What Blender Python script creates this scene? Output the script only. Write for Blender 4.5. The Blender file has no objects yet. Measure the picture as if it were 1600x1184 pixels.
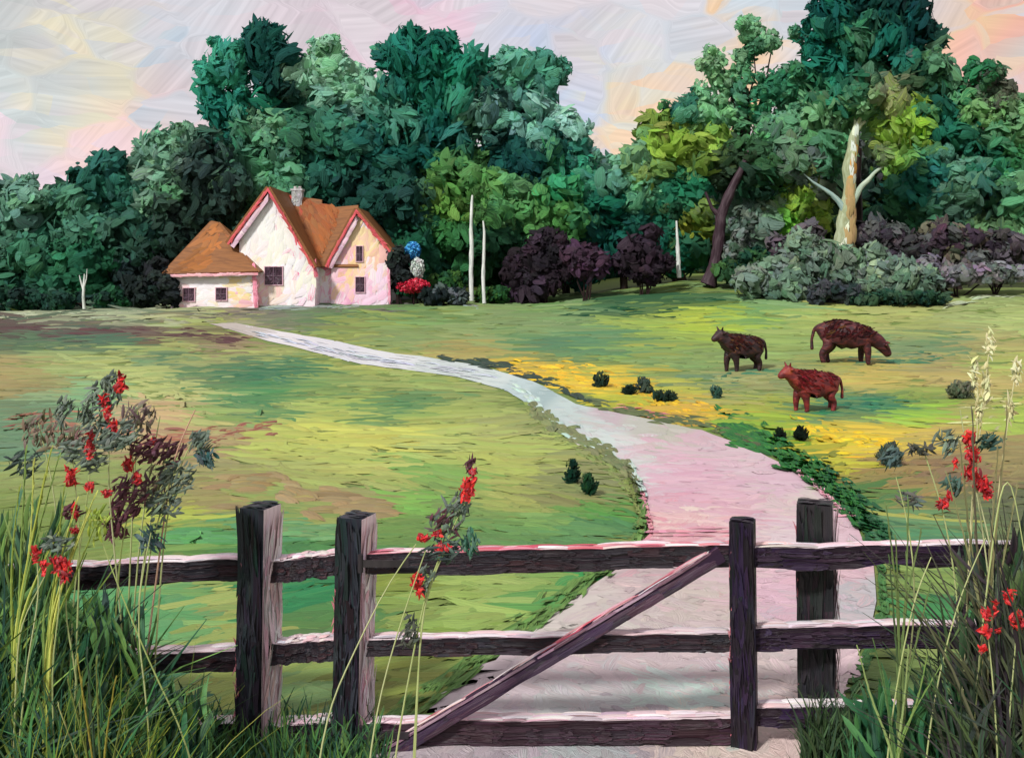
import bpy, math, random
import numpy as np
from mathutils import Vector

scene = bpy.context.scene
R = math.radians
rng = np.random.default_rng(11)
random.seed(5)

# ---------------------------------------------------------------- camera
CAMZ, F, HY = 2.69, 1500.0, 430.0
cam_d = bpy.data.cameras.new("camera")
cam = bpy.data.objects.new("camera", cam_d)
scene.collection.objects.link(cam)
cam.location = (0, 0, CAMZ)
cam.rotation_euler = (R(90), 0, 0)
cam_d.sensor_fit = 'HORIZONTAL'
cam_d.sensor_width = 36.0
cam_d.lens = 36.0 * F / 1600.0
cam_d.shift_y = -(592 - HY) / 1600.0
cam_d.clip_end = 3000
scene.camera = cam

# ---------------------------------------------------------------- colour helper
def lin(c, k=1.0):
    c = np.asarray(c, float) / 255.0
    l = np.where(c <= 0.04045, c / 12.92, ((c + 0.055) / 1.055) ** 2.4)
    return np.clip(l * k, 0.002, 0.86)

# ---------------------------------------------------------------- world: pastel evening sky, direction based
SUN_AZ, SUN_EL = -38.0, 42.0          # sun to the left, on the viewer's side
world = bpy.data.worlds.new("World")
scene.world = world
world.use_nodes = True
wn, wl = world.node_tree.nodes, world.node_tree.links
wn.clear()
def N(t, **kw):
    n = wn.new(t)
    for k, v in kw.items(): setattr(n, k, v)
    return n
def wmath(op, a, b=None):
    n = N('ShaderNodeMath', operation=op)
    for i, v in enumerate((a, b)):
        if v is None: continue
        if isinstance(v, (int, float)): n.inputs[i].default_value = v
        else: wl.new(v, n.inputs[i])
    return n.outputs[0]
tc = N('ShaderNodeTexCoord')
sep = N('ShaderNodeSeparateXYZ'); wl.new(tc.outputs['Generated'], sep.inputs[0])
az = wmath('ARCTAN2', sep.outputs[0], sep.outputs[1])
el = wmath('ARCSINE', sep.outputs[2])
comb = N('ShaderNodeCombineXYZ'); wl.new(az, comb.inputs[0]); wl.new(el, comb.inputs[1])
# ragged cell borders
wz = N('ShaderNodeTexNoise'); wz.inputs['Scale'].default_value = 14; wz.inputs['Detail'].default_value = 3
wl.new(comb.outputs[0], wz.inputs['Vector'])
wsub = N('ShaderNodeVectorMath', operation='SUBTRACT'); wl.new(wz.outputs['Color'], wsub.inputs[0]); wsub.inputs[1].default_value = (.5, .5, .5)
wsc = N('ShaderNodeVectorMath', operation='SCALE'); wl.new(wsub.outputs[0], wsc.inputs[0]); wsc.inputs['Scale'].default_value = .035
wad = N('ShaderNodeVectorMath', operation='ADD'); wl.new(comb.outputs[0], wad.inputs[0]); wl.new(wsc.outputs[0], wad.inputs[1])
wmp = N('ShaderNodeMapping'); wmp.inputs['Rotation'].default_value = (0, 0, R(25)); wmp.inputs['Scale'].default_value = (1, 1.7, 1)
wl.new(wad.outputs[0], wmp.inputs[0])
vor = N('ShaderNodeTexVoronoi', voronoi_dimensions='2D', feature='SMOOTH_F1'); vor.inputs['Scale'].default_value = 15
vor.inputs['Smoothness'].default_value = .25
wl.new(wmp.outputs[0], vor.inputs['Vector'])
# jitter the lookup position by the random colour of the cell: each stroke picks one colour
vsub = N('ShaderNodeVectorMath', operation='SUBTRACT'); wl.new(vor.outputs['Color'], vsub.inputs[0]); vsub.inputs[1].default_value = (.5, .5, .5)
vsc = N('ShaderNodeVectorMath', operation='SCALE'); wl.new(vsub.outputs[0], vsc.inputs[0]); vsc.inputs['Scale'].default_value = .075
v2 = N('ShaderNodeTexVoronoi', voronoi_dimensions='2D', feature='F1'); v2.inputs['Scale'].default_value = 34
m2 = N('ShaderNodeMapping'); m2.inputs['Rotation'].default_value = (0, 0, R(-35)); m2.inputs['Scale'].default_value = (.6, 1.9, 1); wl.new(wad.outputs[0], m2.inputs[0]); wl.new(m2.outputs[0], v2.inputs['Vector'])
s2 = N('ShaderNodeVectorMath', operation='SUBTRACT'); wl.new(v2.outputs['Color'], s2.inputs[0]); s2.inputs[1].default_value = (.5, .5, .5)
c2 = N('ShaderNodeVectorMath', operation='SCALE'); wl.new(s2.outputs[0], c2.inputs[0]); c2.inputs['Scale'].default_value = .05
a2_ = N('ShaderNodeVectorMath', operation='ADD'); wl.new(vsc.outputs[0], a2_.inputs[0]); wl.new(c2.outputs[0], a2_.inputs[1])
vad = N('ShaderNodeVectorMath', operation='ADD'); wl.new(comb.outputs[0], vad.inputs[0]); wl.new(a2_.outputs[0], vad.inputs[1])
SKY = [(0,20,(176,186,182),120),(110,60,(206,202,200),130),(50,180,(198,207,206),130),(170,180,(236,222,168),85),
 (150,110,(222,214,190),90),(240,235,(236,203,203),110),(120,275,(238,205,205),120),(40,255,(226,208,218),90),
 (300,90,(205,206,212),120),(215,95,(190,202,214),60),(500,45,(213,200,206),130),(680,25,(228,192,206),90),(590,130,(228,202,212),100),
 (800,60,(204,204,214),120),(885,140,(190,203,228),85),(955,150,(226,216,184),95),(960,215,(238,210,180),90),(1010,190,(236,204,176),70),(1010,60,(203,208,214),110),
 (1085,120,(228,210,188),90),(1200,10,(200,211,218),110),(1110,160,(240,202,165),80),(1175,90,(242,200,155),85),
 (1475,70,(244,200,152),100),(1530,20,(240,205,165),80),(1545,75,(238,176,170),70),(1592,75,(165,202,194),60),(1550,140,(240,190,174),90),(1590,10,(238,178,160),60)]
prev = None
for (px, py, c, r) in SKY:
    a = math.atan((px - 800) / F); e = math.atan((HY - py) / F * math.cos(a))
    d = N('ShaderNodeVectorMath', operation='DISTANCE'); wl.new(vad.outputs[0], d.inputs[0]); d.inputs[1].default_value = (a, e, 0)
    mr = N('ShaderNodeMapRange', interpolation_type='SMOOTHSTEP'); wl.new(d.outputs['Value'], mr.inputs[0])
    mr.inputs[1].default_value = 0.1 * r / F; mr.inputs[2].default_value = 1.25 * r / F; mr.inputs[3].default_value = .92; mr.inputs[4].default_value = 0
    mx = N('ShaderNodeMix', data_type='RGBA'); wl.new(mr.outputs[0], mx.inputs[0])
    if prev is None: mx.inputs[6].default_value = (*lin((214, 205, 208)), 1)
    else: wl.new(prev, mx.inputs[6])
    mx.inputs[7].default_value = (*lin(c), 1)
    prev = mx.outputs[2]
# bristle streaks, turned by a random angle per stroke
ang = N('ShaderNodeSeparateColor'); wl.new(vor.outputs['Color'], ang.inputs[0])
an = wmath('ADD', wmath('MULTIPLY', ang.outputs[1], 1.7), -1.35)
vr = N('ShaderNodeVectorRotate', rotation_type='Z_AXIS'); wl.new(comb.outputs[0], vr.inputs['Vector']); wl.new(an, vr.inputs['Angle'])
smp = N('ShaderNodeMapping'); smp.inputs['Scale'].default_value = (7, 210, 1); wl.new(vr.outputs[0], smp.inputs[0])
sn = N('ShaderNodeTexNoise'); sn.inputs['Scale'].default_value = 1.0; sn.inputs['Detail'].default_value = 4; wl.new(smp.outputs[0], sn.inputs['Vector'])
bump = N('ShaderNodeMapRange'); wl.new(sn.outputs[0], bump.inputs[0])
bump.inputs[1].default_value = .3; bump.inputs[2].default_value = .7; bump.inputs[3].default_value = .88; bump.inputs[4].default_value = 1.1
# patches differ a little in value
pv = wmath('ADD', wmath('MULTIPLY', ang.outputs[2], .12), .93)
hsv = N('ShaderNodeHueSaturation'); wl.new(prev, hsv.inputs['Color']); wl.new(wmath('MULTIPLY', bump.outputs[0], pv), hsv.inputs['Value'])
hsv.inputs['Saturation'].default_value = 1.1
bg1 = N('ShaderNodeBackground'); wl.new(hsv.outputs[0], bg1.inputs[0]); bg1.inputs[1].default_value = 0.88
sky = N('ShaderNodeTexSky', sky_type='NISHITA'); sky.sun_disc = False
sky.sun_elevation = R(SUN_EL); sky.sun_rotation = R(180 + SUN_AZ + 96)
bg2 = N('ShaderNodeBackground'); wl.new(sky.outputs[0], bg2.inputs[0]); bg2.inputs[1].default_value = 0.1
mxs = N('ShaderNodeMixShader'); mxs.inputs[0].default_value = .06
wl.new(bg1.outputs[0], mxs.inputs[1]); wl.new(bg2.outputs[0], mxs.inputs[2])
wo = N('ShaderNodeOutputWorld'); wl.new(mxs.outputs[0], wo.inputs[0])

sun_d = bpy.data.lights.new("sun", 'SUN'); sun_d.energy = 3.0; sun_d.angle = R(6); sun_d.color = (1, .965, .93)
sun = bpy.data.objects.new("sun", sun_d); scene.collection.objects.link(sun)
# direction TO the sun: left, towards the viewer, up
sx, sy, sz = math.sin(R(SUN_AZ)) * math.cos(R(SUN_EL)), -math.cos(R(SUN_AZ)) * math.cos(R(SUN_EL)), math.sin(R(SUN_EL))
sky.sun_rotation = math.atan2(sx, sy)
sun.rotation_euler = Vector((sx, sy, sz)).to_track_quat('Z', 'Y').to_euler()
scene.view_settings.view_transform = 'Standard'
scene.view_settings.look = 'None'
scene.view_settings.exposure = 0.38
scene.view_settings.gamma = 1.0

# ---------------------------------------------------------------- terrain
KY = np.array([-40, 0, 7, 20, 30, 38, 48, 58, 64, 75, 100, 600, 1500.])
KZ = np.array([0, 0, 0, -.65, -.95, -.7, 0.0, .75, 1.05, 1.5, 2.2, 6, 8.])
def sst(a, b, x):
    t = np.clip((x - a) / (b - a), 0, 1); return t * t * (3 - 2 * t)
def hgt(X, Y):
    X = np.asarray(X, float); Y = np.asarray(Y, float)
    # softened profile
    z = (np.interp(Y - 2, KY, KZ) + np.interp(Y, KY, KZ) * 2 + np.interp(Y + 2, KY, KZ)) / 4
    z = z + 1.15 * sst(50, 66, Y) * sst(0, 14, X) * (1 - .45 * sst(20, 32, X))
    z = z + .35 * np.exp(-((Y - 52.5) / 1.3) ** 2) * sst(-15, -18, X)
    z = z + .05 * np.sin(X * .55 + 1) * np.sin(Y * .4) * sst(8, 16, Y)
    return z
def gp(px, py):
    """ground point seen at photo pixel"""
    px = np.atleast_1d(np.asarray(px, float)); py = np.atleast_1d(np.asarray(py, float))
    lo = np.full(px.shape, 2.0); hi = np.full(px.shape, 100.0)
    # first crossing by marching
    ys = np.concatenate([np.linspace(2, 20, 90), np.linspace(20.2, 100, 300)])
    found = np.full(px.shape, 100.0); done = np.zeros(px.shape, bool)
    for y in ys:
        x = (px - 800) / F * y
        z = CAMZ - (py - HY) / F * y
        hit = (z <= hgt(x, y)) & ~done
        found[hit] = y; done |= hit
    Y = found; X = (px - 800) / F * Y
    return np.stack([X, Y, hgt(X, Y)], 1)
def P(px, py, Y):
    return np.array([(px - 800) / F * Y, Y, CAMZ - (py - HY) / F * Y])
def to_px(p):
    return 800 + F * p[:, 0] / p[:, 1], HY + F * (CAMZ - p[:, 2]) / p[:, 1]

# ---------------------------------------------------------------- materials
def paint_mat(name, bump_d, bristles=9.0, rough=.5, along=1.3, mix=1.0, spec=.35, bstr=.55, trans=0.):
    m = bpy.data.materials.new(name); m.use_nodes = True
    n, l = m.node_tree.nodes, m.node_tree.links
    b = n['Principled BSDF']
    a1 = n.new('ShaderNodeVertexColor'); a1.layer_name = 'Col'
    a2 = n.new('ShaderNodeVertexColor'); a2.layer_name = 'Tint'
    uv = n.new('ShaderNodeUVMap'); uv.uv_map = 'UVMap'
    mp = n.new('ShaderNodeMapping'); mp.inputs['Scale'].default_value = (along, bristles, 1); l.new(uv.outputs[0], mp.inputs[0])
    ns = n.new('ShaderNodeTexNoise'); ns.noise_dimensions = '2D'; ns.inputs['Scale'].default_value = 1; ns.inputs['Detail'].default_value = 3.0
    ns.inputs['Roughness'].default_value = .6; ns.inputs['Distortion'].default_value = .4
    l.new(mp.outputs[0], ns.inputs['Vector'])
    mr = n.new('ShaderNodeMapRange'); mr.inputs[1].default_value = .4; mr.inputs[2].default_value = .72; mr.inputs[4].default_value = mix
    l.new(ns.outputs[0], mr.inputs[0])
    mx = n.new('ShaderNodeMix'); mx.data_type = 'RGBA'
    l.new(mr.outputs[0], mx.inputs[0]); l.new(a1.outputs[0], mx.inputs[6]); l.new(a2.outputs[0], mx.inputs[7])
    l.new(mx.outputs[2], b.inputs['Base Color'])
    bp = n.new('ShaderNodeBump'); bp.inputs['Strength'].default_value = bstr; bp.inputs['Distance'].default_value = bump_d
    l.new(ns.outputs[0], bp.inputs['Height']); l.new(bp.outputs[0], b.inputs['Normal'])
    b.inputs['Roughness'].default_value = rough
    b.inputs['Specular IOR Level'].default_value = spec
    if trans:
        tr = n.new('ShaderNodeBsdfTranslucent'); l.new(mx.outputs[2], tr.inputs['Color']); l.new(bp.outputs[0], tr.inputs['Normal'])
        ms = n.new('ShaderNodeMixShader'); ms.inputs[0].default_value = trans; l.new(b.outputs[0], ms.inputs[1]); l.new(tr.outputs[0], ms.inputs[2])
        l.new(ms.outputs[0], n['Material Output'].inputs['Surface'])
    return m
M_LEAF = paint_mat('leaf_strokes', .16, 9, .6, spec=.12, bstr=.8, trans=.32)
M_GRASS = paint_mat('grass_strokes', .05, 7, .6, spec=.2)
M_HEDGE = paint_mat('bush_strokes', .12, 9, .6, spec=.15, bstr=.8)
M_PATH = paint_mat('path_strokes', .03, 9, .55, spec=.25)
M_WALL = paint_mat('limewash_strokes', .03, 9, .6, spec=.2)
M_ROOF = paint_mat('roof_tile_strokes', .03, 9, .55, spec=.2)
M_WOOD = paint_mat('weathered_wood', .012, 13, .42, .8, spec=.4)
M_BARK = paint_mat('bark', .04, 8, .6, 2.5, spec=.2)
M_NEAR = paint_mat('near_plant', .006, 7, .5, spec=.3)
M_PETAL = paint_mat('petal', .006, 5, .35, spec=.4)
M_GLASS = paint_mat('dark_pane', .01, 6, .25, spec=.5)

# ---------------------------------------------------------------- mesh accumulator
def unit(v):
    return v / np.maximum(np.linalg.norm(v, axis=-1, keepdims=True), 1e-9)
class Acc:
    def __init__(s): s.v = []; s.f = []; s.uv = []; s.a = []; s.b = []; s.n = 0
    def add(s, v, f, uv, a, b):
        s.v.append(v); s.uv.append(uv)
        s.a.append(np.broadcast_to(a, (len(v), 3))); s.b.append(np.broadcast_to(b, (len(v), 3)))
        s.f.extend([tuple(int(i) + s.n for i in q) for q in f] if not isinstance(f, np.ndarray) else [])
        if isinstance(f, np.ndarray): s.f.append(('arr', f + s.n))
        s.n += len(v)
    def dabs(s, C, U, V, a, b, nu=5, nv=3, bulge=.15, bend=.25, ragged=.25, taper=.6, round_=False):
        """brush-mark shaped leaves: C centre, U half length, V half width vectors"""
        n = len(C)
        if n == 0: return
        C = np.asarray(C, float); U = np.asarray(U, float); V = np.asarray(V, float)
        a = np.broadcast_to(np.asarray(a, float), (n, 3)); b = np.broadcast_to(np.asarray(b, float), (n, 3))
        S = np.linspace(-1, 1, nu)[None, :, None]; T = np.linspace(-1, 1, nv)[None, None, :]
        W = np.clip(1 - np.abs(S) ** 2.6 * (taper + rng.uniform(-.25, .25, (n, 1, 1))), .12, 1)
        if round_: W = np.sqrt(np.clip(1.06 - np.abs(S) ** 2.4, 0, 1)) * (1 + 0 * W)
        W = W * (1 + rng.uniform(-.1, .1, (n, nu, 1)))
        Ss = S + rng.uniform(-ragged, ragged, (n, nu, nv)) * (np.abs(S) > .99) 
        Ss = Ss + 0 * T
        Tt = T * W
        bd = rng.uniform(-bend, bend, (n, 1, 1))
        lu = np.linalg.norm(U, axis=1)[:, None, None]; lv = np.linalg.norm(V, axis=1)[:, None, None]
        NN = unit(np.cross(U, V))
        off_v = Tt * lv + bd * (Ss ** 2) * lu
        off_n = bulge * lv * (1 - T ** 2) * W - .35 * bulge * lu * Ss ** 2
        Uh = unit(U); Vh = unit(V)
        pts = (C[:, None, None, :] + Ss[..., None] * U[:, None, None, :] + off_v[..., None] * Vh[:, None, None, :]
               + off_n[..., None] * NN[:, None, None, :])
        m = nu * nv
        pts = pts.reshape(n * m, 3)
        ru = rng.uniform(0, 400, (n, 1, 1)); rv = rng.uniform(0, 400, (n, 1, 1))
        uv = np.stack([ (S * .5 + T * 0) * np.ones((n, 1, 1)) + ru, (T * .5 + S * 0) * np.ones((n, 1, 1)) + rv], -1).reshape(n * m, 2)
        i = np.arange(nu - 1)[:, None] * nv + np.arange(nv - 1)[None, :]
        q = np.stack([i, i + nv, i + nv + 1, i + 1], -1).reshape(-1, 4)
        f = (q[None] + (np.arange(n) * m)[:, None, None]).reshape(-1, 4)
        s.add(pts, f, uv, np.repeat(a, m, 0), np.repeat(b, m, 0))
    def poly(s, pts, a, b, uvs=None):
        pts = np.array(pts, float)
        if uvs is None:
            e = unit(pts[1] - pts[0]); nrm = unit(np.cross(pts[1] - pts[0], pts[2] - pts[0])); g = np.cross(nrm, e)
            uvs = np.stack([(pts - pts[0]) @ e * .6, (pts - pts[0]) @ g * .6], 1)
        s.add(pts, [tuple(range(len(pts)))], uvs, a, b)
    def prism(s, base, ext, a, b):
        base = [np.array(p, float) for p in base]; ext = np.array(ext, float); top = [p + ext for p in base]
        s.poly(base, a, b); s.poly(top[::-1], a, b)
        for i in range(len(base)):
            j = (i + 1) % len(base); s.poly([base[i], top[i], top[j], base[j]], a, b)
    def box(s, lo, hi, a, b, cols=None):
        x0, y0, z0 = lo; x1, y1, z1 = hi
        s.prism([(x0, y0, z0), (x1, y0, z0), (x1, y1, z0), (x0, y1, z0)], (0, 0, z1 - z0), a, b)
    def tube(s, pts, rad, a, b, sides=8, wob=.0):
        pts = np.array(pts, float); k = len(pts); rad = np.broadcast_to(rad, (k,))
        d = np.gradient(pts, axis=0); d = unit(d)
        ref = np.array([0, 1, .05]) if abs(d[0][1]) < .9 else np.array([1, 0, 0])
        e1 = unit(np.cross(d, ref)); e2 = np.cross(d, e1)
        th = np.linspace(0, 2 * np.pi, sides + 1)
        rr = rad[:, None] * (1 + rng.uniform(-wob, wob, (k, sides + 1))); rr[:, -1] = rr[:, 0]
        v = pts[:, None] + rr[..., None] * (np.cos(th)[None, :, None] * e1[:, None] + np.sin(th)[None, :, None] * e2[:, None])
        L = np.concatenate([[0], np.cumsum(np.linalg.norm(np.diff(pts, axis=0), axis=1))])
        uv = np.stack([np.broadcast_to((L * .5 + rng.uniform(0, 99))[:, None], (k, sides + 1)), np.broadcast_to(th[None] / 3, (k, sides + 1))], -1)
        m = sides + 1
        i = np.arange(k - 1)[:, None] * m + np.arange(sides)[None]
        f = np.stack([i, i + 1, i + m + 1, i + m], -1).reshape(-1, 4)
        s.add(v.reshape(-1, 3), f, uv.reshape(-1, 2), a, b)
        s.add(v[-1][:-1].copy(), [tuple(range(sides))], uv[-1][:-1].copy(), a, b)
    def build(s, name, mat, parent=None, origin=(0, 0, 0), smooth=True):
        V = np.concatenate(s.v) - np.array(origin); UV = np.concatenate(s.uv)
        A = np.concatenate(s.a); B = np.concatenate(s.b)
        loops = []; sizes = []; 
        for f in s.f:
            if isinstance(f, tuple) and len(f) == 2 and isinstance(f[0], str):
                loops.append(f[1].reshape(-1)); sizes.append(np.full(len(f[1]), 4))
            else:
                loops.append(np.array(f)); sizes.append(np.array([len(f)]))
        loops = np.concatenate(loops).astype(np.int32); sizes = np.concatenate(sizes).astype(np.int32)
        me = bpy.data.meshes.new(name)
        me.vertices.add(len(V)); me.vertices.foreach_set('co', V.astype(np.float32).ravel())
        me.loops.add(len(loops)); me.loops.foreach_set('vertex_index', loops)
        me.polygons.add(len(sizes)); st = np.concatenate([[0], np.cumsum(sizes)[:-1]]).astype(np.int32)
        me.polygons.foreach_set('loop_start', st)
        me.update(calc_edges=True)
        me.polygons.foreach_set('use_smooth', np.full(len(sizes), smooth))
        u = me.uv_layers.new(name='UVMap'); u.data.foreach_set('uv', UV[loops].astype(np.float32).ravel())
        for nm, arr in (('Col', A), ('Tint', B)):
            at = me.color_attributes.new(nm, 'FLOAT_COLOR', 'POINT')
            at.data.foreach_set('color', np.concatenate([arr, np.ones((len(arr), 1))], 1).astype(np.float32).ravel())
        me.validate()
        me.materials.append(mat)
        o = bpy.data.objects.new(name, me); scene.collection.objects.link(o)
        if parent is not None: o.parent = parent
        else: o.location = origin
        return o
def tag(o, label=None, cat=None, group=None, kind=None):
    if label: o['label'] = label
    if cat: o['category'] = cat
    if group: o['group'] = group
    if kind: o['kind'] = kind
    return o
def thing(name, loc, label, cat, group=None):
    o = bpy.data.objects.new(name, None); scene.collection.objects.link(o); o.location = tuple(map(float, loc))
    o.empty_display_size = .3
    return tag(o, label, cat, group)

def pick(px, py, pts, sx, sy, k=1.0, temp=1.0):
    """choose for every stroke one of the paint colours lying near it"""
    Q = np.array([[p[0], p[1]] for p in pts], float); Cc = np.array([lin(p[2], k) for p in pts])
    d = ((px[:, None] - Q[None, :, 0]) / sx) ** 2 + ((py[:, None] - Q[None, :, 1]) / sy) ** 2
    g = rng.gumbel(size=d.shape) * temp
    return Cc[np.argmax(-d * .5 + g, 1)]
def smooth(px, py, pts, sx, sy, k=1.0):
    """blend of the paint colours lying near"""
    Q = np.array([[p[0], p[1]] for p in pts], float); Cc = np.array([lin(p[2], k) for p in pts])
    d = ((px[:, None] - Q[None, :, 0]) / sx) ** 2 + ((py[:, None] - Q[None, :, 1]) / sy) ** 2
    w = np.exp(-.5 * (d - d.min(1, keepdims=True))); return (w[..., None] * Cc[None]).sum(1) / w.sum(1)[:, None]
def jit(c, s=.12):
    n = len(c)
    return np.clip(c * (1 + rng.normal(0, s, (n, 1))) * (1 + rng.normal(0, s * .4, (n, 3))), .002, .86)

# ---------------------------------------------------------------- ground
rows = np.concatenate([np.arange(-15, 20, .5), np.arange(20, 100, 1.), [104, 110, 130, 170, 250, 400, 700, 1400]])
cp = np.concatenate([np.arange(0, 14, .7), np.arange(14, 60, 1.5), [64, 72, 90, 130, 200, 400, 900]])
cols_ = np.concatenate([-cp[::-1][:-1], cp])
GX, GY = np.meshgrid(cols_, rows)
gv = np.stack([GX.ravel(), GY.ravel(), hgt(GX, GY).ravel()], 1)
g = Acc()
nc = len(cols_); i = np.arange(len(rows) - 1)[:, None] * nc + np.arange(nc - 1)[None]
g.add(gv, np.stack([i, i + 1, i + nc + 1, i + nc], -1).reshape(-1, 4), gv[:, :2] * np.array([.3, .3]), lin((130, 146, 76), .8), lin((96, 126, 66), .8))
tag(g.build('ground', M_GRASS), kind='structure')

# path edges in photo pixels, laid down on the terrain
PL = [(326,507),(352,513),(400,529),(480,548),(560,570),(640,579),(720,591),(790,611),(838,640),(875,680),(935,706),(980,738),(1003,778),(1017,838),(975,885),(900,945),(830,1000),(700,1095),(590,1180),(470,1290),(350,1400)]
PR = [(368,505),(398,511),(450,521),(520,533),(600,551),(680,561),(760,575),(840,600),(900,633),(1000,654),(1100,675),(1180,705),(1240,738),(1290,778),(1338,825),(1364,880),(1370,950),(1350,1020),(1320,1090),(1300,1180),(1290,1400)]
def resamp(pl, n):
    pl = np.array(pl, float); d = np.concatenate([[0], np.cumsum(np.linalg.norm(np.diff(pl, axis=0), axis=1))]); t = np.linspace(0, d[-1], n)
    return np.stack([np.interp(t, d, pl[:, 0]), np.interp(t, d, pl[:, 1])], 1)
eL, eR = resamp(PL, 90), resamp(PR, 90)
poly_px = np.concatenate([eL, eR[::-1]])
def inside(px, py, poly=poly_px):
    c = np.zeros(len(px), bool); j = len(poly) - 1
    for i in range(len(poly)):
        xi, yi = poly[i]; xj, yj = poly[j]
        if yi != yj:
            k = ((yi > py) != (yj > py)) & (px < (xj - xi) * (py - yi) / (yj - yi) + xi); c ^= k
        j = i
    return c

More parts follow.
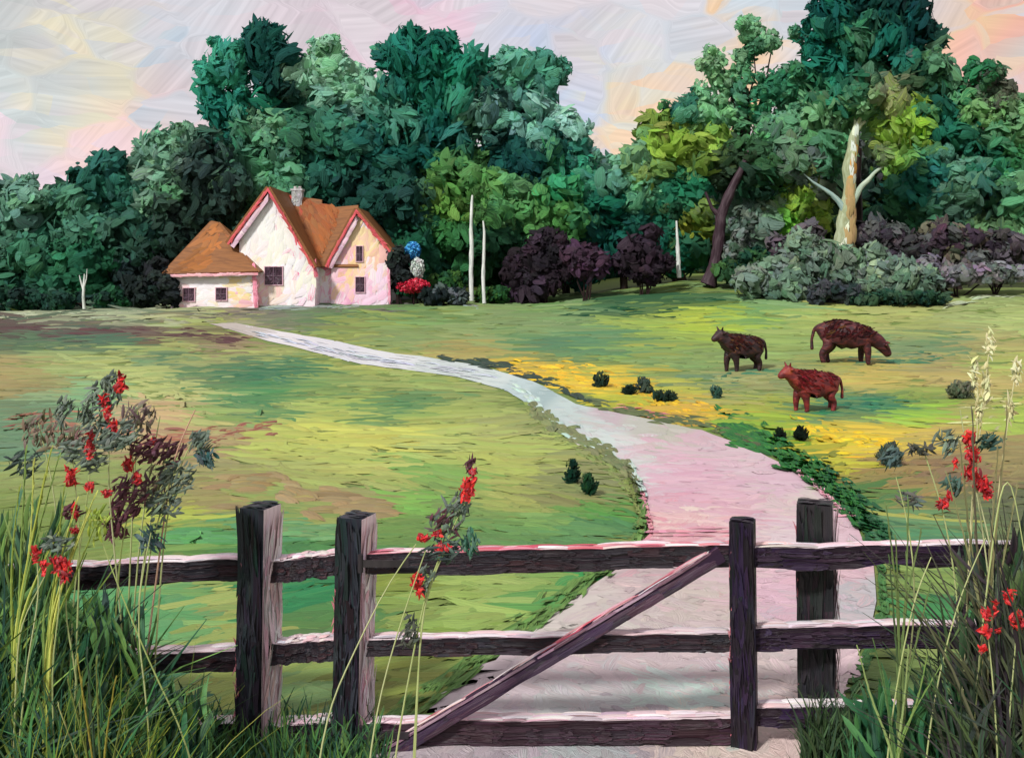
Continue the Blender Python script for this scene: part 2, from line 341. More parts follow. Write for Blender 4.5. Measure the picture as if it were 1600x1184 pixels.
GROUND = [ # (px, py, colour)
 (20,515,(64,46,48)),(120,520,(70,50,52)),(230,522,(84,54,56)),(300,520,(80,72,60)),(330,505,(150,165,80)),(70,497,(140,150,118)),(180,495,(150,160,125)),(270,497,(165,175,130)),
 (150,488,(30,72,58)),(50,482,(30,66,50)),(230,490,(60,88,70)),(450,487,(88,100,80)),(380,500,(120,112,98)),(520,490,(70,110,70)),(620,490,(90,130,70)),(560,505,(130,145,70)),(700,492,(85,120,65)),
 (40,535,(60,96,66)),(30,580,(148,136,86)),(50,610,(140,128,78)),(110,530,(34,84,66)),(190,535,(36,88,68)),(270,548,(150,162,88)),(180,560,(160,175,100)),(90,570,(140,160,95)),(60,640,(90,130,95)),(120,620,(110,160,110)),
 (250,565,(40,96,74)),(320,560,(140,150,90)),(360,540,(130,110,88)),(240,590,(165,178,105)),(300,610,(170,180,108)),(330,590,(44,100,70)),(400,580,(40,104,74)),(450,580,(38,104,76)),(500,600,(110,140,75)),(420,550,(150,160,90)),
 (400,620,(60,124,74)),(480,640,(150,172,88)),(350,650,(120,150,80)),(400,640,(50,110,70)),(300,660,(165,170,100)),(250,650,(175,150,110)),(330,690,(156,136,96)),(420,700,(165,180,85)),(500,680,(185,190,85)),(550,650,(160,178,82)),
 (550,560,(150,160,80)),(620,600,(140,158,84)),(700,610,(130,150,80)),(640,630,(60,120,76)),(600,650,(70,125,75)),(680,660,(160,176,84)),(620,690,(190,192,86)),(700,700,(168,186,100)),(760,640,(150,170,88)),(780,620,(128,142,86)),(800,670,(140,150,92)),(740,680,(165,180,96)),
 (820,700,(160,178,90)),(860,720,(150,165,82)),(760,720,(160,175,84)),(700,760,(110,150,72)),(600,740,(168,176,92)),(540,720,(170,180,90)),(480,740,(150,165,84)),(400,760,(145,160,80)),(340,780,(140,134,82)),(380,740,(140,138,88)),
 (560,780,(150,145,92)),(620,790,(110,170,70)),(650,740,(100,160,72)),(780,770,(150,160,80)),(820,790,(140,152,76)),(720,800,(105,140,70)),(850,820,(100,150,76)),(950,800,(70,140,50)),(980,820,(60,120,70)),(940,760,(120,130,86)),(900,720,(120,125,84)),(920,745,(128,135,84)),(860,780,(120,125,74)),
 (650,830,(95,135,64)),(750,840,(86,135,72)),(900,840,(80,135,78)),(520,800,(140,150,78)),(470,790,(120,150,76)),(430,830,(70,140,90)),(300,840,(110,150,72)),(260,810,(170,180,70)),(200,780,(130,150,80)),(150,830,(110,135,60)),
 (600,480,(70,100,70)),(700,478,(130,150,90)),(800,490,(110,135,85)),(850,480,(90,130,70)),(900,470,(120,150,100)),(960,465,(60,100,60)),(1000,480,(20,66,44)),(1060,470,(26,72,46)),(940,480,(28,76,50)),(1100,455,(50,90,60)),
 (880,510,(110,140,88)),(760,520,(120,145,90)),(650,525,(110,135,82)),(720,550,(150,140,80)),(800,540,(90,130,80)),(860,545,(60,110,80)),(900,560,(60,115,80)),(960,540,(70,120,84)),(850,580,(200,170,50)),(800,572,(180,150,60)),(900,590,(215,185,50)),(980,595,(205,175,45)),
 (1000,500,(140,165,70)),(1080,500,(160,180,60)),(1120,505,(150,175,55)),(1180,500,(90,140,80)),(1040,540,(120,150,70)),(1100,570,(110,140,80)),(950,570,(120,150,70)),(1020,575,(100,135,80)),(1080,600,(70,115,90)),
 (1060,610,(170,175,60)),(1100,640,(200,165,50)),(1060,640,(195,150,60)),(1010,625,(160,170,50)),(1150,600,(140,145,90)),(1140,620,(120,140,84)),(1180,640,(150,160,60)),(1200,660,(140,170,50)),(1170,670,(120,165,40)),
 (1250,470,(110,150,100)),(1220,520,(130,155,80)),(1250,550,(120,150,82)),(1300,490,(150,165,85)),(1400,490,(150,160,90)),(1450,520,(140,150,84)),(1500,490,(140,155,95)),(1560,480,(130,150,88)),(1590,500,(150,170,100)),(1420,545,(100,130,90)),(1480,540,(70,120,84)),
 (1300,575,(150,155,84)),(1250,590,(110,130,84)),(1350,590,(180,165,80)),(1420,590,(170,160,84)),(1500,600,(165,150,90)),(1470,570,(150,140,88)),(1560,570,(150,165,80)),(1590,600,(165,155,90)),(1540,540,(150,145,90)),
 (1330,640,(40,110,80)),(1380,640,(50,115,82)),(1300,655,(60,115,80)),(1450,630,(110,140,60)),(1430,650,(140,190,50)),(1520,640,(150,150,80)),(1580,650,(150,180,70)),(1230,700,(110,160,30)),(1270,690,(170,175,40)),(1320,700,(215,190,45)),(1380,690,(210,190,60)),(1330,670,(205,180,50)),(1420,700,(190,170,70)),(1480,680,(170,150,80)),  # teal greens right of the calf hold its painted shadow
 (1280,730,(170,170,40)),(1330,730,(190,185,50)),(1400,740,(140,120,70)),(1450,730,(130,105,75)),(1500,740,(120,100,72)),(1560,720,(140,130,80)),(1340,780,(60,120,50)),(1400,790,(70,120,60)),(1460,790,(150,130,70)),(1420,810,(170,165,70)),(1500,810,(90,120,70)),(1560,800,(80,90,60)),
 (1240,720,(24,90,40)),(1290,760,(20,80,50)),(1330,800,(14,76,52)),(1200,690,(30,100,40)),(1150,680,(60,120,50)),(1380,820,(40,110,80)),(1440,825,(60,130,90)),
 (350,890,(60,120,50)),(280,910,(140,160,80)),(330,940,(150,165,85)),(250,940,(70,150,90)),(300,980,(80,150,90)),(340,980,(150,160,80)),(480,910,(30,120,70)),(470,950,(20,124,72)),(500,970,(70,120,60)),(500,880,(60,120,60)),(480,1050,(140,165,84)),(480,1090,(110,150,90)),(320,1080,(150,165,80)),(250,1070,(40,120,90)),(220,1100,(30,90,70)),
 (460,1165,(140,155,70)),(330,1165,(80,120,60)),(620,920,(120,140,50)),(700,930,(140,170,80)),(780,920,(145,172,90)),(850,930,(130,165,80)),(920,900,(40,140,70)),(870,950,(60,140,70)),(760,970,(140,170,84)),(640,960,(120,150,70)),(620,1040,(130,150,60)),(700,1040,(130,155,70)),(760,1020,(120,150,60)),(650,1080,(130,150,70)),(600,1090,(110,120,50)),
 (1420,900,(130,160,80)),(1400,930,(120,150,76)),(1500,920,(120,150,70)),(1380,900,(16,60,50)),(1370,930,(14,70,44)),(1460,960,(50,130,70)),(1550,940,(30,80,50)),(1380,1040,(100,130,60)),(1440,1030,(130,150,80)),(1400,1080,(90,120,60)),(1500,1060,(80,110,60)),(1560,1080,(40,90,60)),(1400,1160,(40,110,70)),(1500,1150,(30,110,76)),(1350,1130,(60,90,50)),(1340,1170,(40,100,60)),
]
KG = .90
GROUND = [(x, y, tuple(v * .88 + w_ * .12 for v, w_ in zip(c, (146, 140, 112)))) for x, y, c in GROUND]
def ground_strokes(acc, n, pxr, pyr, L, Wd, tilt, seed_k=KG, temp=.55):
    px = rng.uniform(*pxr, n); py = pyr[0] + (pyr[1] - pyr[0]) * rng.uniform(0, 1, n)
    keep = ~inside(px, py); px, py = px[keep], py[keep]; n = len(px)
    C = gp(px, py); ok = C[:, 1] < 74; C, px, py = C[ok], px[ok], py[ok]; n = len(px)
    s = C[:, 1] / F
    sm = smooth(px, py, GROUND, 34, 15, seed_k); a = jit(sm * .42 + pick(px, py, GROUND, 32, 12, seed_k, temp) * .58, .08)
    b = jit(sm * .3 + pick(px, py, GROUND, 48, 20, seed_k, 1.6) * .7, .15)
    b = a * .45 + b * .55
    l = rng.uniform(*L, n) * s; w = rng.uniform(*Wd, n) * s
    th = rng.normal(0, .22, n) + np.where(C[:, 1] < 30, rng.normal(0, .22, n) + .45 * np.sin(C[:, 0] * .42 + C[:, 1] * .3 + .6), 0)
    til = R(1) * rng.uniform(*tilt, n)
    # follow the slope
    U = np.stack([np.cos(th), np.sin(th) * 1.5, 0 * th], 1); U[:, 2] = hgt(C[:, 0] + U[:, 0], C[:, 1] + U[:, 1]) - hgt(C[:, 0], C[:, 1])
    U = unit(U) * l[:, None]
    e1, e2 = C + U * .9, C - U * .9
    free = ~(inside(*to_px(e1)) | inside(*to_px(e2))); C, U, a, b, w, th, til, n = C[free], U[free], a[free], b[free], w[free], th[free], til[free], int(free.sum())
    til = til * np.interp(C[:, 1], [6, 14, 26], [.35, .55, 1.]); V = np.stack([-np.sin(th) * .3, np.cos(til), np.sin(til) + hgt(C[:, 0], C[:, 1] + 1) - hgt(C[:, 0], C[:, 1])], 1); V = unit(V) * w[:, None]
    C[:, 2] += .012 + .5 * np.abs(V[:, 2]) + rng.uniform(0, .12, n) * w
    nr = C[:, 1] < 20
    acc.dabs(C[nr], U[nr], V[nr], a[nr], b[nr], bulge=.06, bend=.3, ragged=.22, nu=6, nv=4); acc.dabs(C[~nr], U[~nr], V[~nr], a[~nr], b[~nr], bulge=.12, bend=.14, ragged=.22, nu=6, nv=4)
gr = Acc()
ground_strokes(gr, 3200, (-260, 1860), (462, 660), (30, 80), (3, 7), (10, 24))
ground_strokes(gr, 4200, (-260, 1860), (640, 900), (36, 100), (6, 13), (6, 18))
ground_strokes(gr, 3800, (-260, 1860), (860, 1260), (36, 90), (8, 18), (4, 14))
ground_strokes(gr, 7000, (-260, 1860), (462, 700), (6, 24), (1.2, 3), (15, 50), temp=.9)
ground_strokes(gr, 5000, (-260, 1860), (680, 1220), (10, 36), (1.5, 4), (8, 30), temp=.9)

def run(acc, pts, col, n, L, Wd, k=KG, spread=5, col2=None, lift=.03, til=(8, 25), Y=None):
    """strokes following a line on the ground"""
    p = resamp(pts, 60); t = rng.uniform(0, 59, n)
    x = np.interp(t, range(60), p[:, 0]); y = np.interp(t, range(60), p[:, 1]); 
    x2 = np.interp(t + 1.5, range(60), p[:, 0]); y2 = np.interp(t + 1.5, range(60), p[:, 1])
    x3 = np.interp(t - 1.5, range(60), p[:, 0]); y3 = np.interp(t - 1.5, range(60), p[:, 1])
    off = rng.normal(0, spread, n)
    C = gp(x, y + off); A = gp(x2, y2 + off); B = gp(x3, y3 + off)
    s = C[:, 1] / F
    U = unit(A - B) * (rng.uniform(*L, n) * s)[:, None]
    V = np.cross([0, 0, 1.], unit(A - B)); V = unit(V)
    V = np.where(V[:, 1:2] < 0, -V, V)
    tl = R(1) * rng.uniform(*til, n); V[:, 2] = np.tan(tl); V = unit(V) * (rng.uniform(*Wd, n) * s)[:, None]
    C[:, 2] += lift + np.abs(V[:, 2]) * .6 + rng.uniform(0, .02, n) * np.interp(C[:, 1], [6, 30], [.15, 1])
    a = jit(np.tile(lin(col, k), (n, 1)), .12); b = jit(np.tile(lin(col2 or col, k), (n, 1)), .2)
    acc.dabs(C, U, V, a, b, bulge=.25, bend=.1, ragged=.25, nu=6, nv=4)
# grass laid along the near path borders, so the border is clean
NL = [(1012,800),(1012,842),(968,886),(892,944),(820,1000),(690,1094),(580,1178),(470,1276)]
run(gr, [(x - 10, y - 3) for x, y in NL], (112,148,78), 150, (30,80), (4,9), col2=(90,138,72), spread=9, til=(0, 2), lift=.015)
run(gr, [(x - 4, y) for x, y in NL], (90,136,74), 50, (30,70), (2,4), col2=(120,150,70), spread=2, til=(0, 2), lift=.015)
run(gr, [(1290,770),(1346,822),(1374,880),(1382,950),(1362,1022),(1330,1094)], (84,130,70), 150, (12,34), (3,7), col2=(50,108,62), spread=7, til=(1, 4), lift=.015)
run(gr, [(820,640),(866,680),(926,716),(968,748),(992,785),(1004,838)], (140,152,88), 130, (14,34), (2,5), col2=(110,140,70), spread=6, til=(1, 4), lift=.015)
# dark grassy shoulder along the far side of the path, yellow band behind it
run(gr, [(690,560),(790,577),(850,596),(920,630)], (62,72,62), 90, (14,34), (2,4), col2=(20,60,50), spread=3)
run(gr, [(920,632),(1020,652),(1110,668),(1190,700)], (96,110,70), 90, (14,34), (2,5), col2=(60,70,50), spread=3)
run(gr, [(1130,668),(1200,695),(1260,735),(1310,775),(1350,815)], (22,92,50), 240, (18,50), (4,9), col2=(70,136,46), spread=11, til=(2, 10))
run(gr, [(1290,745),(1330,790),(1380,840),(1400,900)], (24,78,50), 110, (14,34), (4,9), col2=(50,112,64), spread=14, til=(2, 10))
run(gr, [(800,568),(880,582),(950,600),(1050,632),(1130,655)], (222,188,44), 150, (10,30), (2,4.5), col2=(190,140,50), spread=9)
run(gr, [(1240,665),(1310,690),(1390,700)], (222,200,44), 70, (10,30), (3,6), col2=(200,150,40), spread=10)
run(gr, [(830,640),(870,672),(930,700),(980,735),(1000,775)], (124,130,90), 110, (16,40), (4,8), col2=(90,110,70), spread=6)
run(gr, [(0,517),(100,520),(200,520),(300,524),(370,532)], (70,46,50), 220, (16,44), (2,4), col2=(100,70,66), spread=4)  # shade under the bank, painted as dark strokes
run(gr, [(0,494),(100,492),(200,494),(300,500)], (164,172,140), 220, (20,60), (1.6,3.4), col2=(110,125,98), spread=3.5)
run(gr, [(300,495),(420,488),(540,480),(640,478)], (96,94,84), 90, (20,50), (1.6,3.4), col2=(120,120,110), spread=5)
run(gr, [(880,492),(960,486),(1060,486),(1120,480)], (16,62,42), 90, (14,34), (1.6,4), col2=(40,90,50), spread=5)
run(gr, [(860,478),(960,462),(1060,446),(1160,448)], (120,146,92), 80, (20,50), (1.6,3), col2=(80,110,60), spread=5)
run(gr, [(1280,648),(1340,640),(1400,636)], (38,108,80), 50, (14,34), (2,5), col2=(60,120,80), spread=6)  # cast shadow of the calf, painted into the grass colour
run(gr, [(1330,562),(1380,566),(1470,560)], (60,112,84), 40, (14,34), (2,4), col2=(90,130,90), spread=5)  # shadow of the large cow, laid in as darker grass strokes
run(gr, [(1130,590),(1180,585),(1220,585)], (60,112,84), 30, (10,24), (2,4), col2=(90,130,90), spread=5)  # shadow beneath the left cow, also painted in the grass
run(gr, [(0,668),(60,655),(150,660),(250,690),(330,690),(430,670)], (150,88,82), 110, (14,44), (2,5), col2=(170,140,90), spread=9)
run(gr, [(1500,660),(1570,640)], (200,205,150), 14, (14,44), (2,4), col2=(170,170,90), spread=12)
run(gr, [(350,770),(430,765),(500,790),(590,800)], (142,128,92), 60, (24,50), (6,12), col2=(150,130,80), spread=10)
run(gr, [(270,850),(350,845)], (84,142,92), 30, (24,50), (4,8), col2=(90,160,80), spread=6)
run(gr, [(430,838),(520,838)], (90,142,92), 24, (24,50), (4,8), col2=(130,160,100), spread=6)
tag(gr.build('grass', M_GRASS), 'mown meadow grass in light green, olive and yellow patches either side of the path', 'grass', kind='stuff')

# ---------------------------------------------------------------- path
pa = Acc(); KP = .88

base = []
for t in np.linspace(0, 1, 7):
    e = gp(eL[:, 0] * (1 - t) + eR[:, 0] * t, eL[:, 1] * (1 - t) + eR[:, 1] * t); e[:, 2] += .02; base.append(e)
base = np.stack(base, 1)
PATHC = [(380,515,(176,170,160)),(450,530,(214,214,214)),(520,545,(206,210,214)),(600,563,(210,216,216)),(700,572,(190,205,200)),(760,590,(196,212,206)),(820,612,(176,200,198)),(870,640,(184,206,200)),(850,620,(150,178,176)),
 (900,660,(186,204,198)),(940,690,(196,212,204)),(960,655,(186,172,176)),(1000,660,(180,184,170)),(980,700,(206,190,194)),(1040,690,(176,180,160)),(1000,735,(200,204,200)),(1060,700,(206,168,178)),(1050,740,(210,170,184)),(1100,700,(196,170,178)),(1100,740,(204,160,176)),
 (1150,720,(204,182,186)),(1080,780,(202,150,168)),(1040,790,(206,165,176)),(1130,770,(210,172,184)),(1200,760,(204,172,184)),(1180,800,(198,150,166)),(1060,820,(226,205,190)),(1120,815,(222,190,186)),(1240,790,(200,190,180)),(1300,820,(206,172,182)),(1240,840,(206,190,192)),
 (1020,830,(216,140,150)),(1080,835,(208,150,160)),(1040,900,(170,150,150)),(1080,940,(182,172,160)),(1000,960,(176,160,158)),(1120,900,(188,170,166)),(950,970,(184,178,168)),(1210,900,(204,168,178)),(1230,930,(196,160,172)),(1320,900,(196,160,166)),(1340,930,(160,164,164)),
 (1000,1050,(180,164,164)),(900,1060,(176,160,162)),(800,1080,(172,158,160)),(1100,1060,(184,166,168)),(1080,1090,(176,200,190)),(900,1100,(170,176,172)),(1210,1060,(192,176,170)),(1220,1040,(176,164,160)),(1340,1040,(206,180,184)),(750,1100,(188,176,178)),
 (700,1160,(176,164,168)),(800,1165,(170,160,166)),(900,1165,(160,170,168)),(1000,1160,(150,140,146)),(1100,1165,(206,190,176)),(1230,1150,(216,190,180))]
PATHC = [(x, y, tuple(min(246, v * .86 + w_ * .14 + (8 if y > 860 else 0)) for v, w_ in zip(c, (214, 204, 214)))) for x, y, c in PATHC]
bc = pick(*to_px(base.reshape(-1, 3)), PATHC, 30, 20, KP, .01)
k7 = 7; ii = np.arange(89)[:, None] * k7 + np.arange(6)[None]
pa.add(base.reshape(-1, 3), np.stack([ii, ii + 1, ii + k7 + 1, ii + k7], -1).reshape(-1, 4), base.reshape(-1, 3)[:, :2], bc, bc * .92)
def path_strokes(n, L, Wd, vert):
    px = rng.uniform(340, 1400, n); py = rng.uniform(505, 1300, n)
    k = inside(px, py); px, py = px[k], py[k]; n = len(px)
    C = gp(px, py); s = C[:, 1] / F
    a = jit(smooth(px, py, PATHC, 34, 18, KP) * .5 + pick(px, py, PATHC, 40, 14, KP, .6) * .5, .03); b = jit(pick(px, py, PATHC, 60, 30, KP, 1.3), .05)
    # direction: far strokes follow the path, near ones sweep across
    j = np.argmin(((eL[None] * .5 + eR[None] * .5 - np.stack([px, py], 1)[:, None]) ** 2).sum(-1), 1)
    mid = (base[:, 3]); d = unit(mid[np.minimum(j + 2, 89)] - mid[np.maximum(j - 2, 0)])
    side = np.cross([0, 0, 1.], d)
    th = np.where(C[:, 1] > 18, rng.normal(0, .15, n), rng.uniform(-1, 1.4, n))
    if vert: th = np.where(C[:, 1] < 18, rng.normal(1.5, .25, n), th)
    U = unit(d * np.cos(th)[:, None] + side * np.sin(th)[:, None]); V = unit(np.cross([0, 0, 1.], U))
    lf = np.where(C[:, 1] > 22, .55, 1.0)
    C[:, 2] += .022 + rng.uniform(0, .003, n)
    Ls = rng.uniform(*L, n) * s * lf; k2 = inside(*to_px(C + U * Ls[:, None])) & inside(*to_px(C - U * Ls[:, None]))
    C, U, V, a, b, s, lf, Ls, n = C[k2], U[k2], V[k2], a[k2], b[k2], s[k2], lf[k2], Ls[k2], int(k2.sum())
    pa.dabs(C, U * Ls[:, None], V * (rng.uniform(*Wd, n) * s * lf)[:, None], a, b, bulge=.04, bend=.25, ragged=.2, nu=6, nv=4)
path_strokes(4200, (14, 50), (6, 18), False)
path_strokes(2600, (26, 70), (6, 16), True)
path_strokes(1800, (10, 30), (3, 8), False)
# red earth showing along the path borders
run(pa, [(985,738),(1004,776),(1018,838)], (206,120,136), 40, (8,22), (2,5), col2=(240,200,204), spread=2, lift=.035, til=(0, 3), k=KP)
run(pa, [(1020,838),(1080,838),(1150,838)], (210,160,170), 26, (14,34), (3,7), col2=(206,120,138), spread=5, lift=.035, til=(0, 3), k=KP)
run(pa, [(1240,735),(1290,778),(1338,825)], (222,180,190), 40, (8,22), (2,5), col2=(210,120,140), spread=2, lift=.035, til=(0, 3), k=KP)
run(pa, [(960,636),(1040,652)], (226,150,150), 14, (8,20), (1.5,3), col2=(200,40,80), spread=3, lift=.035, til=(0, 3), k=KP)
run(pa, [(400,522),(480,540),(560,560),(650,572),(760,588)], (206,212,222), 60, (14,44), (1.6,3), col2=(180,194,206), spread=3, lift=.05, til=(1, 4), k=.8)
run(pa, [(800,604),(850,640),(880,675),(940,705),(985,735),(1008,775)], (198,218,208), 110, (14,44), (2,5), col2=(170,196,190), spread=4, lift=.035, til=(0, 4), k=.9)
tag(pa.build('path', M_PATH), kind='structure')

gpth = Acc()
run(gpth, [(420,482),(500,480),(580,472),(640,466),(700,472),(745,482)], (150,164,160), 110, (16,44), (1.6,3), col2=(110,130,120), spread=2.5, lift=.08)
tag(gpth.build('garden_path', M_PATH), kind='structure')
lane = Acc()
run(lane, [(1390,452),(1460,440),(1540,432),(1640,428)], (138,140,132), 120, (20,50), (2.5,5), col2=(120,118,124), spread=6, lift=.15)
run(lane, [(1440,428),(1520,418),(1640,412)], (120,112,122), 100, (20,50), (2.5,5), col2=(140,150,140), spread=6, lift=.2)
run(lane, [(1480,482),(1540,468),(1600,464)], (190,204,170), 24, (20,44), (1.2,2.2), col2=(140,160,120), spread=1.5, lift=.15)
tag(lane.build('track', M_PATH), kind='structure')

# ---------------------------------------------------------------- foliage
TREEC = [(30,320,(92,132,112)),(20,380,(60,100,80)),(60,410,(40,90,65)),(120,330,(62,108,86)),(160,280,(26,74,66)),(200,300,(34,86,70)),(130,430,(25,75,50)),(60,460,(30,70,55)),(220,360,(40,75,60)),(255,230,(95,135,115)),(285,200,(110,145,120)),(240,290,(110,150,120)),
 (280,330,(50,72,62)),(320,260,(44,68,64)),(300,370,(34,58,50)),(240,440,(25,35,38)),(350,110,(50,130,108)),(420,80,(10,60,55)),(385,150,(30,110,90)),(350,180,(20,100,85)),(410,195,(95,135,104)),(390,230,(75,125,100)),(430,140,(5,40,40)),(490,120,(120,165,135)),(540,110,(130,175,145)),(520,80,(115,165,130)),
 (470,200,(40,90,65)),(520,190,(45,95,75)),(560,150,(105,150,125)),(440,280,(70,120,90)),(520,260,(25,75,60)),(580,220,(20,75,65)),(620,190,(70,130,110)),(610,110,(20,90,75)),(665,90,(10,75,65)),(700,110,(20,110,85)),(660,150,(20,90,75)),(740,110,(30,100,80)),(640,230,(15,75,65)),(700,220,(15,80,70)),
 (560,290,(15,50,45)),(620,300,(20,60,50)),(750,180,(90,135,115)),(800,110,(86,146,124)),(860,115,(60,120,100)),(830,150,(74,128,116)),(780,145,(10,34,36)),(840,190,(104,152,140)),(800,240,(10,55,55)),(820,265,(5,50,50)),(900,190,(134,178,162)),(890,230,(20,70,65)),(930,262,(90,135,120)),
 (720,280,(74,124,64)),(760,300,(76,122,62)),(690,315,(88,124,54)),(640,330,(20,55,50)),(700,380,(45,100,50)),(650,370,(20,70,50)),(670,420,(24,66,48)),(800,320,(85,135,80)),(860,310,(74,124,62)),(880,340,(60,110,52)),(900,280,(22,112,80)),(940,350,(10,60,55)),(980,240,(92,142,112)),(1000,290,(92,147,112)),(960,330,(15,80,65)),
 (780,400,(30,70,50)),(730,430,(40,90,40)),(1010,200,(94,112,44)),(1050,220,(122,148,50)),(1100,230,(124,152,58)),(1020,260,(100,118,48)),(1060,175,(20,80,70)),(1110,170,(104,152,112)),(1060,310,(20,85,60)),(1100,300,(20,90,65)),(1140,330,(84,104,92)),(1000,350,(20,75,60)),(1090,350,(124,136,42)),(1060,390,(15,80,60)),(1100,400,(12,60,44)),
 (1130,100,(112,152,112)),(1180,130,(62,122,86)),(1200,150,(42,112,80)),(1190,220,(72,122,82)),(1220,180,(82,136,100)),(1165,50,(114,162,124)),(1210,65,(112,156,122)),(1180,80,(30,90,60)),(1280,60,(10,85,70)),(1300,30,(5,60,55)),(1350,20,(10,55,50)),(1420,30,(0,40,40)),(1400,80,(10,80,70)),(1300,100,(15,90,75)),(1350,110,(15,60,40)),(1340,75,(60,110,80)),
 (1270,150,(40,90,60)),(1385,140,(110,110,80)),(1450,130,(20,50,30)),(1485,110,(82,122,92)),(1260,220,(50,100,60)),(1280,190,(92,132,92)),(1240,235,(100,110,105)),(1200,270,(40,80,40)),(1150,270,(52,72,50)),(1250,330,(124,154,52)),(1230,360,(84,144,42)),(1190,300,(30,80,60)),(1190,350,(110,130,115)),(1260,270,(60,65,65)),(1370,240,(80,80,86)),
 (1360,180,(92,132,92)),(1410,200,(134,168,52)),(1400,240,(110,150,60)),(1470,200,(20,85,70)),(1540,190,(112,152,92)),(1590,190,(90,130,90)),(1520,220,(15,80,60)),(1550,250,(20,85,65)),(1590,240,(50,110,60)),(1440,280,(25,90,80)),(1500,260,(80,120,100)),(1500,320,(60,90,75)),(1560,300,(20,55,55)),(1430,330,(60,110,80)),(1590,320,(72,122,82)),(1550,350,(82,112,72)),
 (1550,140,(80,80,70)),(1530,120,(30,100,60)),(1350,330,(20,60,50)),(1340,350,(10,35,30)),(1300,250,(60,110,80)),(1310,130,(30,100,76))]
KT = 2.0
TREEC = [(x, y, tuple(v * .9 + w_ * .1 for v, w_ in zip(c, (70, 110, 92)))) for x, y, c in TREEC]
def foliage(acc, lobes, Y, dens=1.0, style='clump', cmap=TREEC, k=KT, size=1.0, col=None, clump=(12, 24), depth=.9, sx=16, gap=.0):
    """leaf clumps filling ellipsoid lobes; every clump is a ball of curved brush-shaped leaf sprays"""
    for lb in lobes:
        px, py, rx, ry = lb[:4]; YY = Y + (lb[4] if len(lb) > 4 else 0)
        s = YY / F
        n = max(4, int(rx * ry * 3.1 / (18 * 18 * size * size) * 2.4 * dens))
        d = unit(rng.normal(size=(n, 3))); r = rng.uniform(.12, 1, (n, 1)) ** .45
        d[:, 1] *= 1.0
        off = d * r * np.array([rx, (rx + ry) / 2 * depth, ry]) * s
        c0 = P(px, py, YY) + off
        cr = rng.uniform(*clump, n) * s * size
        cpx, cpy = to_px(c0)
        if col is None:
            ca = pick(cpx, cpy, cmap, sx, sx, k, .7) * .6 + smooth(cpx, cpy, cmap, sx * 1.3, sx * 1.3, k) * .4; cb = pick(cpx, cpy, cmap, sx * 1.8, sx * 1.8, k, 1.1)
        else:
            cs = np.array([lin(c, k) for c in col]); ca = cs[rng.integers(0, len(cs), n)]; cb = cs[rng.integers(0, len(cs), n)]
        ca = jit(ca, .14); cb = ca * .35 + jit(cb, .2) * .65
        m = 20
        D = unit(rng.normal(size=(n, m, 3)) + np.array([0, -.35, .25]))
        C = c0[:, None] + D * cr[:, None, None] * rng.uniform(.6, 1.0, (n, m, 1))
        ax = unit(rng.normal(size=(n, 1, 3)) + np.array([0, -1.4, 0]))
        Nn = unit(D + .2 * rng.normal(size=(n, m, 3)) + np.array([0, -.3, 0]))
        if style == 'feather':
            up = unit(d * np.array([1, .3, .8]) + np.array([0, 0, .7]))[:, None] + rng.normal(0, .3, (n, m, 3))
            U = unit(up - (up * Nn).sum(-1, keepdims=True) * Nn)
            l = rng.uniform(.5, 1.05, (n, m, 1)) * cr[:, None, None]; w = l * rng.uniform(.15, .3, (n, m, 1))
        else:
            U = unit(np.cross(Nn, ax) + .25 * rng.normal(size=(n, m, 3)))
            l = rng.uniform(.35, .9, (n, m, 1)) * cr[:, None, None]; w = rng.uniform(.16, .42, (n, m, 1)) * cr[:, None, None]
        V = unit(np.cross(Nn, U))
        a = np.repeat(ca, m, 0); b = np.repeat(cb, m, 0)
        acc.dabs(C.reshape(-1, 3), (U * l).reshape(-1, 3), (V * w).reshape(-1, 3), jit(a, .10), jit(b, .3), nu=7, nv=4, bulge=.16, bend=.35, ragged=.1, round_=True)
        # loose leaves around the outline
        q = int(n * 4 * dens)
        d2 = unit(rng.normal(size=(q, 3))); r2 = rng.uniform(.86, 1.16, (q, 1))
        cc = P(px, py, YY) + d2 * r2 * np.array([rx, (rx + ry) / 2 * depth, ry]) * s
        qx, qy = to_px(cc)
        if col is None: a = pick(qx, qy, cmap, sx, sx, k, .6)
        else: a = cs[rng.integers(0, len(cs), q)]
        l = rng.uniform(2, 6, (q, 1)) * s * size
        N2 = unit(d2 + rng.normal(size=(q, 3)) * .7); U = unit(np.cross(N2, rng.normal(size=(q, 3)))); V = np.cross(N2, U)
        acc.dabs(cc, U * l, V * l * .6, jit(a, .15), jit(a, .2), nu=5, nv=3, bulge=.2, bend=.2, ragged=.1, round_=True)

def trunk_mesh(acc, base, top, r0, r1, a, b, bend=.3, limbs=None, k=9):
    base = np.array(base, float); top = np.array(top, float)
    t = np.linspace(0, 1, k)[:, None]
    pts = base * (1 - t) + top * t
    pts[1:-1] += rng.normal(0, bend, (k - 2, 3)) * np.array([1, .6, .2]) * .3
    acc.tube(pts, np.linspace(r0, r1, k), a, b, 9, .12)
    for (tt, to, rr) in (limbs or []):
        p0 = pts[int(tt * (k - 1))]; to = np.array(to, float); t2 = np.linspace(0, 1, 6)[:, None]
        q = p0 * (1 - t2) + to * t2; q[1:-1] += rng.normal(0, .12, (4, 3)); acc.tube(q, np.linspace(rr, rr * .35, 6), a, b, 7, .1)

